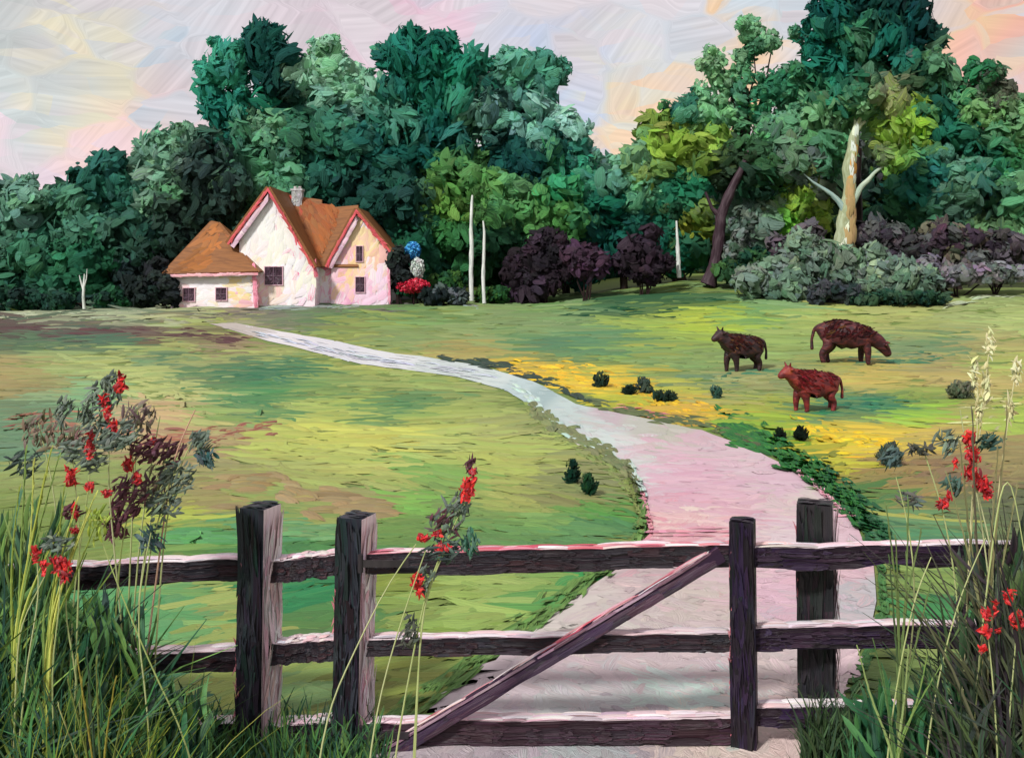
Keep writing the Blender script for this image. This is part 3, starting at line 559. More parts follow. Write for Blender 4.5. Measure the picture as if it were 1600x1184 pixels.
BR = (lin((58, 42, 40)), lin((30, 26, 28)))
def tree(name, label, lobes, Y, base_px, cat='tree', group='trees of the wood behind the meadow', style='clump', dens=1.0, bark=BR, r0=.28, **kw):
    X = (base_px - 800) / F * Y; z = float(hgt(X, Y)); o = np.array([X, Y, z])
    t = thing(name, o, label, cat, group)
    top = max(lobes, key=lambda l: -l[1]); tp = P(top[0], top[1], Y)
    extra = []
    for lb in lobes:
        for _ in range(3):
            th = rng.uniform(-.3, math.pi + .3); q = rng.uniform(8, 15)
            extra.append((lb[0] + math.cos(th) * lb[2] * 1.08, lb[1] - math.sin(th) * lb[3] * 1.08, q, q * .85, (lb[4] if len(lb) > 4 else 0) + rng.uniform(-1, 1)))
    limbs = []
    for lb in lobes[:5]:
        e = P(lb[0], lb[1], Y + (lb[4] if len(lb) > 4 else 0)); limbs.append((min(.8, max(.3, (e[2] - z) / max(tp[2] - z, 1) * .6)), e, r0 * .4))
    a = Acc(); trunk_mesh(a, o - [0, 0, .3], tp, r0, r0 * .25, bark[0], bark[1], limbs=limbs); a.build('trunk', M_BARK, t, o)
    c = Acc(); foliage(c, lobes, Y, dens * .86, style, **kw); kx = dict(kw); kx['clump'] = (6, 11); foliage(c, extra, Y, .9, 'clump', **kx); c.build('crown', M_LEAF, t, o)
    return t

# far wood, one mass
wd = Acc()
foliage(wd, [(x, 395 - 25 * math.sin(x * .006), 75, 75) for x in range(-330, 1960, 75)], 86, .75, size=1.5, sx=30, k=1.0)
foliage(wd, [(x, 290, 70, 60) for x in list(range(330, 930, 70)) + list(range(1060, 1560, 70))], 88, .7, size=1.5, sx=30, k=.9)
tag(wd.build('woodland', M_LEAF), 'dark dense wood filling the gaps behind the nearer trees', 'woodland', kind='stuff')

T = tree
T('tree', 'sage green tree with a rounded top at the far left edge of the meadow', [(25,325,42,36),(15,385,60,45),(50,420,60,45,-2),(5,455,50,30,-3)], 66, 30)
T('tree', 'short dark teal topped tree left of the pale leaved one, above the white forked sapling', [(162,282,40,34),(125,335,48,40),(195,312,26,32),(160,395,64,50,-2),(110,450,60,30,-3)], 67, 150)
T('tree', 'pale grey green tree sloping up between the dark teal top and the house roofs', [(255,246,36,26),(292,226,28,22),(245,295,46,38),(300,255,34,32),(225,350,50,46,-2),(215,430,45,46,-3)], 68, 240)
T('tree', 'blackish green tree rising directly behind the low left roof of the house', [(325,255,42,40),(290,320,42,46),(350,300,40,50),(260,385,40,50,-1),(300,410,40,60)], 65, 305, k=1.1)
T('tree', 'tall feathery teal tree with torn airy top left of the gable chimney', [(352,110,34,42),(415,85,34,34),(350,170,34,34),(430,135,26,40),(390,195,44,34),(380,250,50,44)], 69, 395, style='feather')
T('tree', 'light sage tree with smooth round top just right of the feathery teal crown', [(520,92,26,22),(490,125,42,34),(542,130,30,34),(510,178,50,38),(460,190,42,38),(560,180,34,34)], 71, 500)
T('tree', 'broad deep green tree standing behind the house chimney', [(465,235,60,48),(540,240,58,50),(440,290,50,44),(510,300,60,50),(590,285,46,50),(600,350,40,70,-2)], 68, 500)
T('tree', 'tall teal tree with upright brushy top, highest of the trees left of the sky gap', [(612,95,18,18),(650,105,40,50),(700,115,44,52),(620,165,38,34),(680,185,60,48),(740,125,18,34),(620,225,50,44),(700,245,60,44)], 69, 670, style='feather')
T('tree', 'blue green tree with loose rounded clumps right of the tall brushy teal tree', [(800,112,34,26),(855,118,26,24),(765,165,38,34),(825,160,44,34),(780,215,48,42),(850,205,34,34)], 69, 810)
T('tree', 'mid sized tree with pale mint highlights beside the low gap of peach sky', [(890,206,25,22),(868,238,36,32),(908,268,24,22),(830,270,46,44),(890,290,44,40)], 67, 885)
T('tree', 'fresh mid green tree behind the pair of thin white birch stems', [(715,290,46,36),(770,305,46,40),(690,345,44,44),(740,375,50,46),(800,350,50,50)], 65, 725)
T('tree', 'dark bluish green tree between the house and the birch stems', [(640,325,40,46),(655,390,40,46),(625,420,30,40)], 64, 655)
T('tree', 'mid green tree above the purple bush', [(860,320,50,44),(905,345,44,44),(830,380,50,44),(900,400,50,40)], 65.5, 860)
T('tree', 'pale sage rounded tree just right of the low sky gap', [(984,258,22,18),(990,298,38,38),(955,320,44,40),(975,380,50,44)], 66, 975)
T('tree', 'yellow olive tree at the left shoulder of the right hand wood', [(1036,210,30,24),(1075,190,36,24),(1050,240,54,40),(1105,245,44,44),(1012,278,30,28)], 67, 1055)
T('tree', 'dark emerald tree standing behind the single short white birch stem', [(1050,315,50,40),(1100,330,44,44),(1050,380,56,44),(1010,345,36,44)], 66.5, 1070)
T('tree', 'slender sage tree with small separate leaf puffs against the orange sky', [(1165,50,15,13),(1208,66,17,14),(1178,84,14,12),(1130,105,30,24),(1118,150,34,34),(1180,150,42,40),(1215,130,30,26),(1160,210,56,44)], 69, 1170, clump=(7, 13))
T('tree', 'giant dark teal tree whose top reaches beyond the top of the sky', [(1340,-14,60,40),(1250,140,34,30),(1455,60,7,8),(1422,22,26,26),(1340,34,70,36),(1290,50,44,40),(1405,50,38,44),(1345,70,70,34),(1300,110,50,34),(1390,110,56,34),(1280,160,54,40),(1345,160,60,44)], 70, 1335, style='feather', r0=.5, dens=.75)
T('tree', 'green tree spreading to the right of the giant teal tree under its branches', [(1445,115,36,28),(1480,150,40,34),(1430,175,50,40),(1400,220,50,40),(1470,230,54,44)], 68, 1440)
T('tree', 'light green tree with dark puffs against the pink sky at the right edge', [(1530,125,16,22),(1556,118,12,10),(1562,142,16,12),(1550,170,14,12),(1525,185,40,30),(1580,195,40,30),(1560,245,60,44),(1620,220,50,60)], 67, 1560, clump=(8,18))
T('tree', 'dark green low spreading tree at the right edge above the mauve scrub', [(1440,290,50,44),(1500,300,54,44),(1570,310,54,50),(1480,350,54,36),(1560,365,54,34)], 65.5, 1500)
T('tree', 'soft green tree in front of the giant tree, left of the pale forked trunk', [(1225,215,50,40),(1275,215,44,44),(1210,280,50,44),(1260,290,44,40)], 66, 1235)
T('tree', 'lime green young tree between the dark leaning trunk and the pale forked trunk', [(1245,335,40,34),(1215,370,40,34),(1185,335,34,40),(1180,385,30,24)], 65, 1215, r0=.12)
T('tree', 'tree beyond the left edge of the view', [(-90,340,80,60),(-70,420,80,60),(-190,380,80,80)], 66, -90)
T('tree', 'tree beyond the right edge of the view', [(1700,250,80,80),(1690,340,80,70),(1790,300,90,100)], 66, 1710)

# dark leaning tree
def shaped_trunk(acc, pxs, Y, rs, a, b, sides=9, wob=.12, dy=0.):
    p = np.array([P(x, y, Y + dy * i) for i, (x, y) in enumerate(pxs)])
    # refine
    k = len(p); t = np.linspace(0, k - 1, k * 3); q = np.stack([np.interp(t, range(k), p[:, j]) for j in range(3)], 1); r = np.interp(t, range(k), rs)
    acc.tube(q, r, a, b, sides, wob)
Y = 62.; o = gp(1110, 432)[0]; o[1] = Y; o[0] = (1110 - 800) / F * Y; o[2] = hgt(o[0], Y)
t = thing('leaning_tree', o, 'thin dark brown trunk leaning right with a small olive crown', 'tree')
a = Acc(); s = Y / F
shaped_trunk(a, [(1106,445),(1113,428),(1120,400),(1124,370),(1126,340),(1136,312),(1148,285),(1160,262),(1170,236)], Y, np.array([13,11,9,10,8,8,6.5,5,2.5]) * s, lin((46,30,38)), lin((78,64,70)))
shaped_trunk(a, [(1126,340),(1112,325),(1102,300)], Y, np.array([5,3,2]) * s, lin((46,30,38)), lin((78,64,70)))
a.build('trunk', M_BARK, t, o)
c = Acc(); foliage(c, [(1165,240,34,26,1),(1125,262,34,20,1.5),(1185,275,24,24,1)], Y, .7, k=1.05); c.build('crown', M_LEAF, t, o)

# pale forked tree
Y = 60.; x0 = (1322 - 800) / F * Y; o = np.array([x0, Y, float(hgt(x0, Y))]); s = Y / F
t = thing('pale_tree', o, 'big pale cream trunk forking upwards with orange bark patches above grey green scrub', 'tree')
a = Acc(); ca, cb = lin((172,184,150), .9), lin((140,146,108), .9)
shaped_trunk(a, [(1318,440),(1320,400),(1319,375),(1321,345),(1325,318),(1329,290),(1324,262),(1330,235),(1333,210),(1343,185),(1344,160)], Y, np.array([21,18,15.5,13,11,9.5,8,7,5.5,4,1.5]) * s, ca, cb)
shaped_trunk(a, [(1325,330),(1336,308),(1345,292),(1358,280),(1366,270),(1382,258),(1398,250)], Y - .1, np.array([7,5.5,4.2,3.4,2.6,1.8,.8]) * s, lin((176,190,170)), lin((130,156,140)))
shaped_trunk(a, [(1322,334),(1312,316),(1300,304),(1288,296),(1272,286),(1256,272)], Y - .1, np.array([6,4.6,3.6,2.8,1.8,.8]) * s, lin((130,160,156)), lin((170,186,172)))
shaped_trunk(a, [(1334,210),(1344,196),(1352,190)], Y, np.array([5,4,2]) * s, ca, cb)
# bark plates: cream, olive and orange
n = 60; ty = rng.uniform(200, 400, n); hw = np.interp(ty, [200, 290, 345, 400], [5, 8, 12, 18]); tx = np.interp(ty, [200, 290, 400], [1336, 1327, 1320]) + rng.uniform(-1, 1, n) * hw * .8
rad = hw * 1.12 * s; ox = (tx - np.interp(ty, [200, 290, 400], [1336, 1327, 1320])) * s
C = np.array([P(tx[i], ty[i], Y) for i in range(n)]); C[:, 1] -= np.sqrt(np.maximum(rad ** 2 - ox ** 2, 0.0001)) + .02
Nn = unit(np.stack([ox, -np.sqrt(np.maximum(rad ** 2 - ox ** 2, .0001)), 0 * ox], 1)); U = np.tile([0.08, 0, 1.], (n, 1)); V = unit(np.cross(Nn, U)); U = unit(np.cross(V, Nn))
pal = np.array([lin(c) for c in ((206,214,190),(170,176,130),(186,140,70),(206,216,206),(150,160,130))])
cc = pal[rng.integers(0, 5, n)]; cc[(np.abs(tx - 1328) < 10) & (ty > 290)] = lin((166,142,96))
a.dabs(C, U * (rng.uniform(9, 20, n) * s)[:, None], V * (rng.uniform(2, 4.5, n) * s)[:, None], jit(cc, .06), jit(cc, .15), bulge=.2)
a.build('trunk', M_BARK, t, o)
c = Acc(); foliage(c, [(1300,180,44,24,1),(1370,165,50,24,1),(1345,148,40,22,-.3),(1392,205,28,26,.6),(1262,250,28,26,.6),(1400,245,22,16,0),(1290,225,26,20,.9)], Y, .8); c.build('crown', M_LEAF, t, o)

# birches
def birch(label, stems, Y, crown, bx):
    x0 = (bx - 800) / F * Y; o = np.array([x0, Y, float(hgt(x0, Y))]); s = Y / F
    t = thing('birch_tree', o, label, 'tree', 'thin white birches')
    a = Acc()
    for st, rr in stems: shaped_trunk(a, st, Y, np.array(rr) * .8 * s, lin((226,230,224), 1), lin((150,164,158)), 7, .18)
    a.build('trunk', M_BARK, t, o)
    if crown:
        c = Acc(); foliage(c, crown, Y, .6, clump=(6, 12), k=1.05); c.build('crown', M_LEAF, t, o)
birch('taller of two close thin white birch stems right of the house', [([(737,470),(736,430),(737,385),(736,345),(738,305)], [4.6,4.4,4,3.6,2])], 60, [(742,296,22,16,1),(724,318,14,14,1.2)], 737)
birch('shorter of two close thin white birch stems right of the house', [([(757,474),(755,440),(756,400),(757,365),(755,345)], [3.8,3.6,3,2.5,1.5])], 59.4, [(760,338,16,12,.8)], 757)
birch('short thick white birch stem standing right of the cone shaped purple bush', [([(1061,434),(1060,410),(1059,385),(1057,345)], [4.6,4.6,3.6,1.5])], 61, [(1056,330,18,14,.8)], 1061)
birch('little forked white sapling at the left under the dark trees', [([(132,484),(130,466),(131,445),(132,428)], [3,2.8,2.4,1]), ([(131,455),(127,442),(124,430)], [2.2,1.8,.8]), ([(131,450),(135,436),(136,420)], [1.6,1.2,.6])], 56, None, 132)

# ---------------------------------------------------------------- bushes and scrub
def bush(label, lobes, Y, cols, name='bush', dens=1.1, k=1.0, size=.8, group=None, cat='bush', style='clump', clump=(10, 22)):
    bx = np.mean([l[0] for l in lobes]); x0 = (bx - 800) / F * Y; o = np.array([x0, Y, float(hgt(x0, Y))])
    c = Acc(); foliage(c, lobes, Y, dens, style, col=cols, k=k, size=size, clump=clump)
    # woody stems into the ground
    for i in range(5):
        l = lobes[i % len(lobes)]; e = P(l[0], l[1], Y); c.tube([o + [rng.normal(0, .15), 0, -.1], (o + e) / 2 + rng.normal(0, .1, 3), e], [.06, .05, .02], *BR, 5)
    return tag(c.build(name, M_HEDGE, origin=o), label, cat, group)
PUR = [(40,32,40),(34,28,36),(46,36,46),(30,28,34),(58,44,58)]
bush('broad dark purple bush of many rounded clumps right of the white birch stems', [(855,388,38,24),(820,416,30,20),(885,400,30,22),(855,430,44,24),(810,430,24,20),(915,405,26,22),(820,455,30,14)], 61, PUR)
bush('reddish plum bush at the right end of the broad purple bush', [(925,414,24,19),(900,408,16,17)], 60, [(62,42,60),(74,52,72),(48,36,48)])
bush('dark purple bush with a pointed cone top left of the short birch stem', [(992,408,28,28),(1022,415,24,26),(1012,385,11,18),(1014,366,4,10)], 60.5, [(42,32,42),(34,28,36),(54,42,54)])
bush('blackish bush pressed against the right wall of the house', [(624,425,15,34),(618,405,11,16)], 59.5, [(34,44,44),(24,30,32),(46,58,54)], size=.6)
bush('dark round bush against the left end of the low house wing', [(255,445,24,26),(248,425,18,16),(268,462,14,16)], 57.5, [(30,40,42),(24,30,34),(44,54,54)], size=.6)
bush('small black green bush left of the dark round bush by the house', [(228,462,22,16),(215,452,16,14)], 57, [(26,42,38),(36,56,48),(20,30,30)], size=.6)
bush('low dark shrub with grey leaves where the garden path ends right of the house', [(685,462,26,13),(712,464,18,11)], 58.5, [(30,48,46),(90,104,104),(20,34,36)], size=.5)
bush('deep green low shrub under the birch stems', [(770,462,30,12),(700,445,30,16,1)], 60.5, [(24,66,44),(40,90,44),(60,100,40)], size=.5)
SG = [(112,140,114),(126,152,126),(96,126,104),(86,108,92),(110,128,118)]
bush('large grey green scrub mound at the foot of the pale forked trunk', [(1255,400,44,30),(1310,412,44,28),(1360,420,40,28),(1290,435,60,20),(1220,425,44,24)], 58.5, SG)
bush('low sage scrub tapering to the left below the dark leaning trunk', [(1180,440,34,16),(1215,448,34,14),(1245,440,30,18)], 57.5, SG)
bush('sage scrub spreading right of the pale trunk', [(1400,432,40,24),(1440,440,30,18),(1380,446,40,14)], 57.5, SG)
bush('dark shrub in the middle front of the grey scrub', [(1290,458,30,13),(1330,462,26,11)], 56, [(54,60,66),(70,76,80),(40,60,54)], size=.6)
bush('dark green low shrub along the field edge below the sage scrub', [(1400,466,34,9),(1450,466,30,9),(1350,468,24,8)], 55.5, [(34,74,56),(60,90,66),(20,54,44)], size=.5)
MV = [(88,86,88),(66,60,66),(100,104,104),(76,84,78),(54,46,56)]
bush('mauve brown bush right behind the pale forked trunk', [(1375,370,38,24),(1410,385,40,24),(1380,400,34,18)], 60.5, MV)
bush('dark plum bush with olive twigs in the middle of the right scrub', [(1470,375,34,26),(1500,390,34,22),(1440,395,26,18)], 60.5, [(62,50,60),(50,42,50),(90,84,74),(110,112,86),(80,90,80)])
bush('mauve grey bush at the far right of the scrub', [(1550,385,36,22),(1590,395,36,20),(1520,405,34,16)], 60.5, MV)
bush('grey lilac scrub low at the right edge beside the track', [(1490,430,40,14),(1440,415,26,14),(1560,428,40,10)], 59, [(118,108,122),(100,112,104),(130,128,134)], size=.6)
bush('brownish grey bush between the leaning trunk and the lime green young tree', [(1255,378,28,20),(1225,395,26,18)], 61, [(84,78,82),(60,62,60),(100,96,96)])
bush('grey leaved upright shrub right of the dark leaning trunk', [(1158,360,16,30),(1150,395,16,20)], 61.5, [(112,128,118),(80,98,88),(60,90,70)], size=.6)
bush('dark green bush at the foot of the leaning trunk', [(1185,410,34,20),(1150,420,26,14)], 61, [(16,60,50),(40,80,50),(60,90,50)], size=.6)
bush('dark teal shrub at the far left behind the grassy bank', [(20,470,50,14),(75,474,40,12)], 56, [(24,64,50),(40,84,64),(20,50,44)], size=.6)
bush('low dark green shrub between the forked sapling and the bank', [(175,470,34,15),(105,470,24,12,1)], 57, [(22,66,48),(34,84,54),(20,50,44)], size=.6)
# flowering shrubs by the house
def blooms(label, px, py, rx, ry, Y, cols, cat='flowering bush', leaf=None):
    x0 = (px - 800) / F * Y; o = np.array([x0, Y, float(hgt(x0, Y))]); t = thing('flowering_bush', o, label, cat, 'flowering bushes beside the house')
    a = Acc(); a.tube([o - [0, 0, .1], (o + P(px, py, Y)) / 2 + [.05, 0, 0], P(px, py, Y)], [.06, .05, .03], *BR, 6)
    foliage(a, [(px, py + ry * .6, rx * 1.2, ry, .6)], Y, 1.2, col=leaf or [(24,60,44),(30,80,52)], size=.45, clump=(6, 10)); a.build('leaves', M_HEDGE, t, o)
    b = Acc(); foliage(b, [(px, py, rx, ry)], Y, 3, col=cols, size=.4, clump=(6, 10), k=1.0); b.build('blossom', M_PETAL, t, o)
blooms('tall shrub topped with bright blue blossom right of the house', 645, 391, 11, 12, 60, [(50,140,205),(80,170,220),(30,110,180)])
blooms('shrub with white grey blossom just below the blue one', 652, 420, 10, 15, 59.5, [(206,214,206),(176,190,186)])
blooms('low shrub with red blossom on the ground beside the house corner', 646, 447, 24, 10, 59, [(200,30,60),(176,26,50),(220,50,80)])

# ---------------------------------------------------------------- house
HYd = 58.0; hs = HYd / F
ho = np.array([(440 - 800) * hs, HYd, float(hgt((440 - 800) * hs, HYd))])
house = thing('house', ho, 'white and pink country house with two gables, brown roofs and a low left wing', 'house')
def W(px, py, dy=0.): return np.array([(px - 800) * hs, HYd + dy, CAMZ - (py - HY) * hs])
def strokes_on(acc, polypx, plane, cmap, n, L, Wd, ang=(0, .3), k=1.0, off=.03, sx=18):
    """brushed coat over a flat face; plane maps photo pixel to a 3D point"""
    poly = np.array(polypx, float); x = rng.uniform(poly[:, 0].min(), poly[:, 0].max(), n * 4); y = rng.uniform(poly[:, 1].min(), poly[:, 1].max(), n * 4)
    cx, cy = poly.mean(0); ins = inside(cx + (x - cx) * 1.08, cy + (y - cy) * 1.06, poly); x, y = x[ins][:n * 2], y[ins][:n * 2]; n = len(x)
    C = np.array([plane(a, b) for a, b in zip(x, y)])
    ex = unit(plane(cx + 5, cy) - plane(cx - 5, cy)); ey = unit(plane(cx, cy - 5) - plane(cx, cy + 5)); nn = unit(np.cross(ex, ey))
    if nn[1] > 0: nn = -nn
    th = rng.normal(*ang, n)
    U = ex[None] * np.cos(th)[:, None] + ey[None] * np.sin(th)[:, None]; V = -ex[None] * np.sin(th)[:, None] + ey[None] * np.cos(th)[:, None]
    LL = rng.uniform(*L, n) * .9
    ok = inside(x + np.cos(th) * LL, y - np.sin(th) * LL, poly) & inside(x - np.cos(th) * LL, y + np.sin(th) * LL, poly)
    x, y, th, LL, C, U, V = x[ok], y[ok], th[ok], LL[ok], C[ok], U[ok], V[ok]; n = len(x)
    a = jit(pick(x, y, cmap, sx, sx, k, .6), .04); b = jit(pick(x, y, cmap, sx * 1.5, sx * 1.5, k, 1.2), .05)
    C = C + nn[None] * (off * rng.uniform(.5, 1.2, n))[:, None]
    acc.dabs(C, U * (LL * hs)[:, None], V * (rng.uniform(*Wd, n) * hs)[:, None], a, b, bulge=.05, bend=.1, ragged=.2, nu=5, nv=4)
WH = (lin((240,232,236), 1), lin((234,206,216), 1))
WCOL = [(420,330,(244,242,246)),(410,360,(240,240,248)),(440,350,(246,240,226)),(430,375,(246,240,228)),(400,390,(246,230,228)),(420,400,(246,236,222)),(450,400,(244,244,250)),(460,430,(240,240,248)),(480,400,(246,240,246)),(425,455,(244,220,200)),(405,460,(246,190,190)),
 (470,460,(242,232,236)),(480,430,(244,238,220)),(500,450,(240,236,240)),(490,415,(230,130,160)),(482,370,(232,140,170)),(520,440,(244,206,210)),
 (530,400,(238,180,196)),(550,370,(240,210,170)),(575,380,(238,216,168)),(560,410,(240,206,150)),(580,420,(244,226,226)),(595,400,(240,190,180)),(590,440,(244,206,226)),(540,430,(240,206,160)),(530,450,(244,180,204)),(570,455,(246,196,216)),(560,345,(236,206,160)),(595,460,(246,220,236)),
 (285,440,(242,226,230)),(330,445,(242,232,244)),(390,445,(240,236,246)),(310,475,(244,222,222)),(350,478,(244,232,230)),(340,440,(244,236,244)),(320,462,(242,234,244)),(372,457,(244,216,150)),(390,470,(244,190,200)),(280,470,(246,200,190))]
RCOL = [(430,310,(146,88,48)),(460,320,(150,96,54)),(480,350,(154,100,56)),(490,380,(164,98,48)),(500,330,(150,80,40)),(530,340,(158,90,40)),(500,390,(178,100,44)),(450,312,(196,54,60)),(470,340,(128,74,40)),(545,328,(166,96,44))]
LCOL = [(330,370,(164,108,62)),(300,400,(156,100,46)),(350,400,(172,110,56)),(380,410,(186,118,60)),(280,420,(130,84,44)),(340,385,(186,116,60)),(320,415,(150,94,46)),(390,405,(170,70,60))]
# main gable wing A: front wall at dy=0, ridge runs back 7 m
def gable(xl, xr, ytop, yeave_l, yeave_r, apex, ybase, dy, depth, nm):
    a = Acc()
    fr = [W(xl, ybase, dy), W(xr, ybase, dy), W(xr, yeave_r, dy), W(apex, ytop, dy), W(xl, yeave_l, dy)]
    a.prism(fr, (0, depth, 0), *WH)
    strokes_on(a, [(xl, 480), (xr, 480), (xr, yeave_r), (apex, ytop), (xl, yeave_l)], lambda x, y: W(x, y, dy), WCOL, 170, (9, 26), (3, 7), (1.15, .5), sx=14)
    return a.build('wall', M_WALL, house, ho, smooth=False)
wallA = gable(374, 492, 305, 378, 412, 421, 500, 0, 7, 'A')
wallB = gable(512, 603, 336, 408, 384, 553, 490, 1.2, 6, 'B')
# linking block
a = Acc(); a.prism([W(470, 500, 1.6), W(530, 500, 1.6), W(530, 412, 1.6), W(470, 412, 1.6)], (0, 5, 0), *WH)
strokes_on(a, [(486,480),(520,480),(520,412),(486,412)], lambda x, y: W(x, y, 1.6), WCOL, 60, (9, 22), (3, 7), (1.2, .6), sx=14)
a.build('wall', M_WALL, house, ho, smooth=False)
# left wing
a = Acc(); a.prism([W(272, 500, -.6), W(402, 500, -.6), W(402, 424, -.6), W(272, 424, -.6)], (0, 5, 0), *WH)
strokes_on(a, [(272,482),(402,482),(402,426),(272,426)], lambda x, y: W(x, y, -.6), WCOL, 110, (9, 26), (3, 6), (.05, .25), sx=14)
wing = a.build('wall', M_WALL, house, ho, smooth=False)
BRN = (lin((150,102,62), .8), lin((124,84,54), .8))
def slab(acc, quad, th, a, b):
    q = [np.array(p) for p in quad]; n = unit(np.cross(q[1] - q[0], q[2] - q[0]))
    if n[2] < 0: n = -n
    acc.prism([p for p in q], n * th, a, b); return n
def gable_roof(apex, ytop, el, er, dyf, depth):
    a = Acc()
    for (ex, ey) in (el, er):
        slab(a, [W(ex, ey, dyf), W(apex, ytop, dyf), W(apex, ytop, dyf + depth), W(ex, ey, dyf + depth)], .14, *BRN)
    # bargeboards in pink red with pale lilac under-edge
    return a
a = gable_roof(421, 294, (357, 381), (494, 418), -.35, 7.8)
rA = a.build('roof', M_ROOF, house, ho, smooth=False)
a = gable_roof(553, 325, (503, 416), (610, 394), .85, 6.8)
rB = a.build('roof', M_ROOF, house, ho, smooth=False)
def board(e, ap, dy, col, col2, w, off=0.0, inner=0.):
    """painted bargeboard along a gable edge"""
    b = Acc(); p0, p1 = W(e[0], e[1] + inner, dy - off), W(ap[0], ap[1] + inner, dy - off)
    d = unit(p1 - p0); up = unit(np.cross([0, -1., 0], d)); up = up if up[2] > 0 else -up
    b.prism([p0 - up * w, p1 - np.array([0, 0, w / up[2]]), p1, p0], (0, .06, 0), lin(col), lin(col2))
    n = 16; t = rng.uniform(.1, .84, n)[:, None]; C = p0 * (1 - t) + p1 * t - up * w * .5 - [0, .02, 0]
    b.dabs(C, np.tile(d, (n, 1)) * .55, np.tile(up, (n, 1)) * w * .55, jit(np.tile(lin(col), (n, 1)), .15), jit(np.tile(lin(col2), (n, 1)), .15), bulge=.3)
    return b
for (e, ap, dy, rf) in (((357,381),(421,294),-.37,rA),((494,418),(421,294),-.37,rA),((503,416),(553,325),.83,rB),((610,394),(553,325),.83,rB)):
    tag(board(e, ap, dy, (214,84,104), (186,110,76), .13).build('bargeboard', M_ROOF, rf, ho))
for (e, ap, dy, rf) in (((362,384),(421,303),-.3,wallA),((508,416),(553,335),.92,wallB)):
    board(e, ap, dy, (206,176,196), (232,196,206), .26).build('trim', M_ROOF, rf, ho)
# linking roof: front slope with stepped ridge
a = Acc()
def pl_(x, y):  # slope plane: eave y=414 at dy 1.3, ridge y=305 at dy 4.4
    t = (416 - y) / 111.; return W(x, y, 1.2 + 3.2 * t)
# front slopes: the plane must be drawn at its own depth, keep heights
def SL(x, y):
    p = pl_(x, y); t = p[1] / HYd; return np.array([p[0] * t, p[1], CAMZ - (y - HY) / F * p[1]])
slab(a, [SL(432, 418), SL(503, 418), SL(503, 314), SL(432, 303)], .1, *BRN)
slab(a, [SL(503, 418), SL(560, 418), SL(560, 322), SL(503, 327)], .1, *BRN)
bk = [SL(432, 303), SL(503, 314), SL(503, 314) + [0, 4, -4.0], SL(432, 303) + [0, 4, -4.0]]; slab(a, bk, .1, *BRN)
bk = [SL(503, 327), SL(560, 322), SL(560, 322) + [0, 4, -4.0], SL(503, 327) + [0, 4, -4.0]]; slab(a, bk, .1, *BRN)
strokes_on(a, [(432,303),(503,316),(540,324),(503,412),(490,412),(440,330)], SL, RCOL, 420, (9, 24), (2.5, 5.5), (-1.05, .25), k=.8, off=.15)
rM = a.build('roof', M_ROOF, house, ho, smooth=False)
# chimney
a = Acc(); c0 = SL(465, 318)
a.box(c0 + [-.32, -.3, -.2], c0 + [.32, .35, .8], lin((176,176,176)), lin((206,206,206)))
a.box(c0 + [-.38, -.36, .8], c0 + [.38, .41, .92], lin((190,190,190)), lin((150,150,150)))
for dx in (-.15, .15): a.tube([c0 + [dx, 0, .9], c0 + [dx, 0, 1.1]], [.11, .1], lin((190,180,176)), lin((150,150,150)), 8)
n = 24; C = c0 + np.stack([rng.uniform(-.25, .25, n), np.full(n, -.33), rng.uniform(0, .75, n)], 1)
a.dabs(C, np.tile([0.03, 0, .28], (n, 1)), np.tile([.09, 0, 0.], (n, 1)), jit(np.tile(lin((196,196,196)), (n, 1)), .15), lin((150,150,154)), bulge=.3)
a.build('chimney', M_WALL, rM, ho)
# left wing hipped roof
a = Acc(); ap1, ap2 = W(331, 346, 1.8), W(345, 352, 1.8)
ap1 = np.array([(331-800)/F*(HYd+1.9), HYd+1.9, CAMZ-(347-HY)/F*(HYd+1.9)]); ap2 = np.array([(341-800)/F*(HYd+1.9), HYd+1.9, CAMZ-(349-HY)/F*(HYd+1.9)])
el_, er_ = W(262, 430, -.95), W(410, 426, -.95); bl, br_ = el_ + [0, 5.7, 0], er_ + [0, 5.7, 0]
for q in ([el_, er_, ap2, ap1], [br_, bl, ap1, ap2]): slab(a, q, .12, *BRN)
for q in ([bl, el_, ap1], [er_, br_, ap2]):
    n3 = unit(np.cross(q[1] - q[0], q[2] - q[0])); n3 = n3 if n3[2] > 0 else -n3; a.prism(q, n3 * .12, *BRN)
def LS(x, y):
    t = (430 - y) / 83.; yy = HYd - .95 + 2.85 * t; return np.array([(x - 800) / F * yy, yy, CAMZ - (y - HY) / F * yy])
strokes_on(a, [(268,428),(404,425),(340,350),(331,350)], LS, LCOL, 380, (9, 26), (2.5, 5.5), (.55, .45), k=.8, off=.15)
rL = a.build('roof', M_ROOF, house, ho, smooth=False)
def edge_strip(p0, p1, w, c, c2, parent, name):
    b = Acc(); d = unit(p1 - p0); up = np.array([0, 0, 1.]) if abs(d[2]) < .7 else np.array([1., 0, 0])
    b.prism([p0 - up * w / 2, p1 - up * w / 2, p1 + up * w / 2, p0 + up * w / 2], (0, .07, 0), lin(c), lin(c2))
    n = 14; t = rng.uniform(.03, .97, n)[:, None]; C = p0 * (1 - t) + p1 * t - [0, .03, 0]
    b.dabs(C, np.tile(d, (n, 1)) * .4, np.tile(up, (n, 1)) * w * .55, jit(np.tile(lin(c), (n, 1)), .12), lin(c2), bulge=.3)
    b.build(name, M_ROOF, parent, ho)
edge_strip(W(264, 431, -1.03), W(410, 428, -1.03), .15, (222,150,160), (240,214,220), rL, 'gutter')
edge_strip(W(402, 420, -.72), W(405, 480, -.72), .22, (226,110,140), (244,200,210), wing, 'corner_trim')
edge_strip(W(603, 392, 1.12), W(605, 468, 1.12), .14, (226,120,150), (250,220,230), wallB, 'corner_trim')
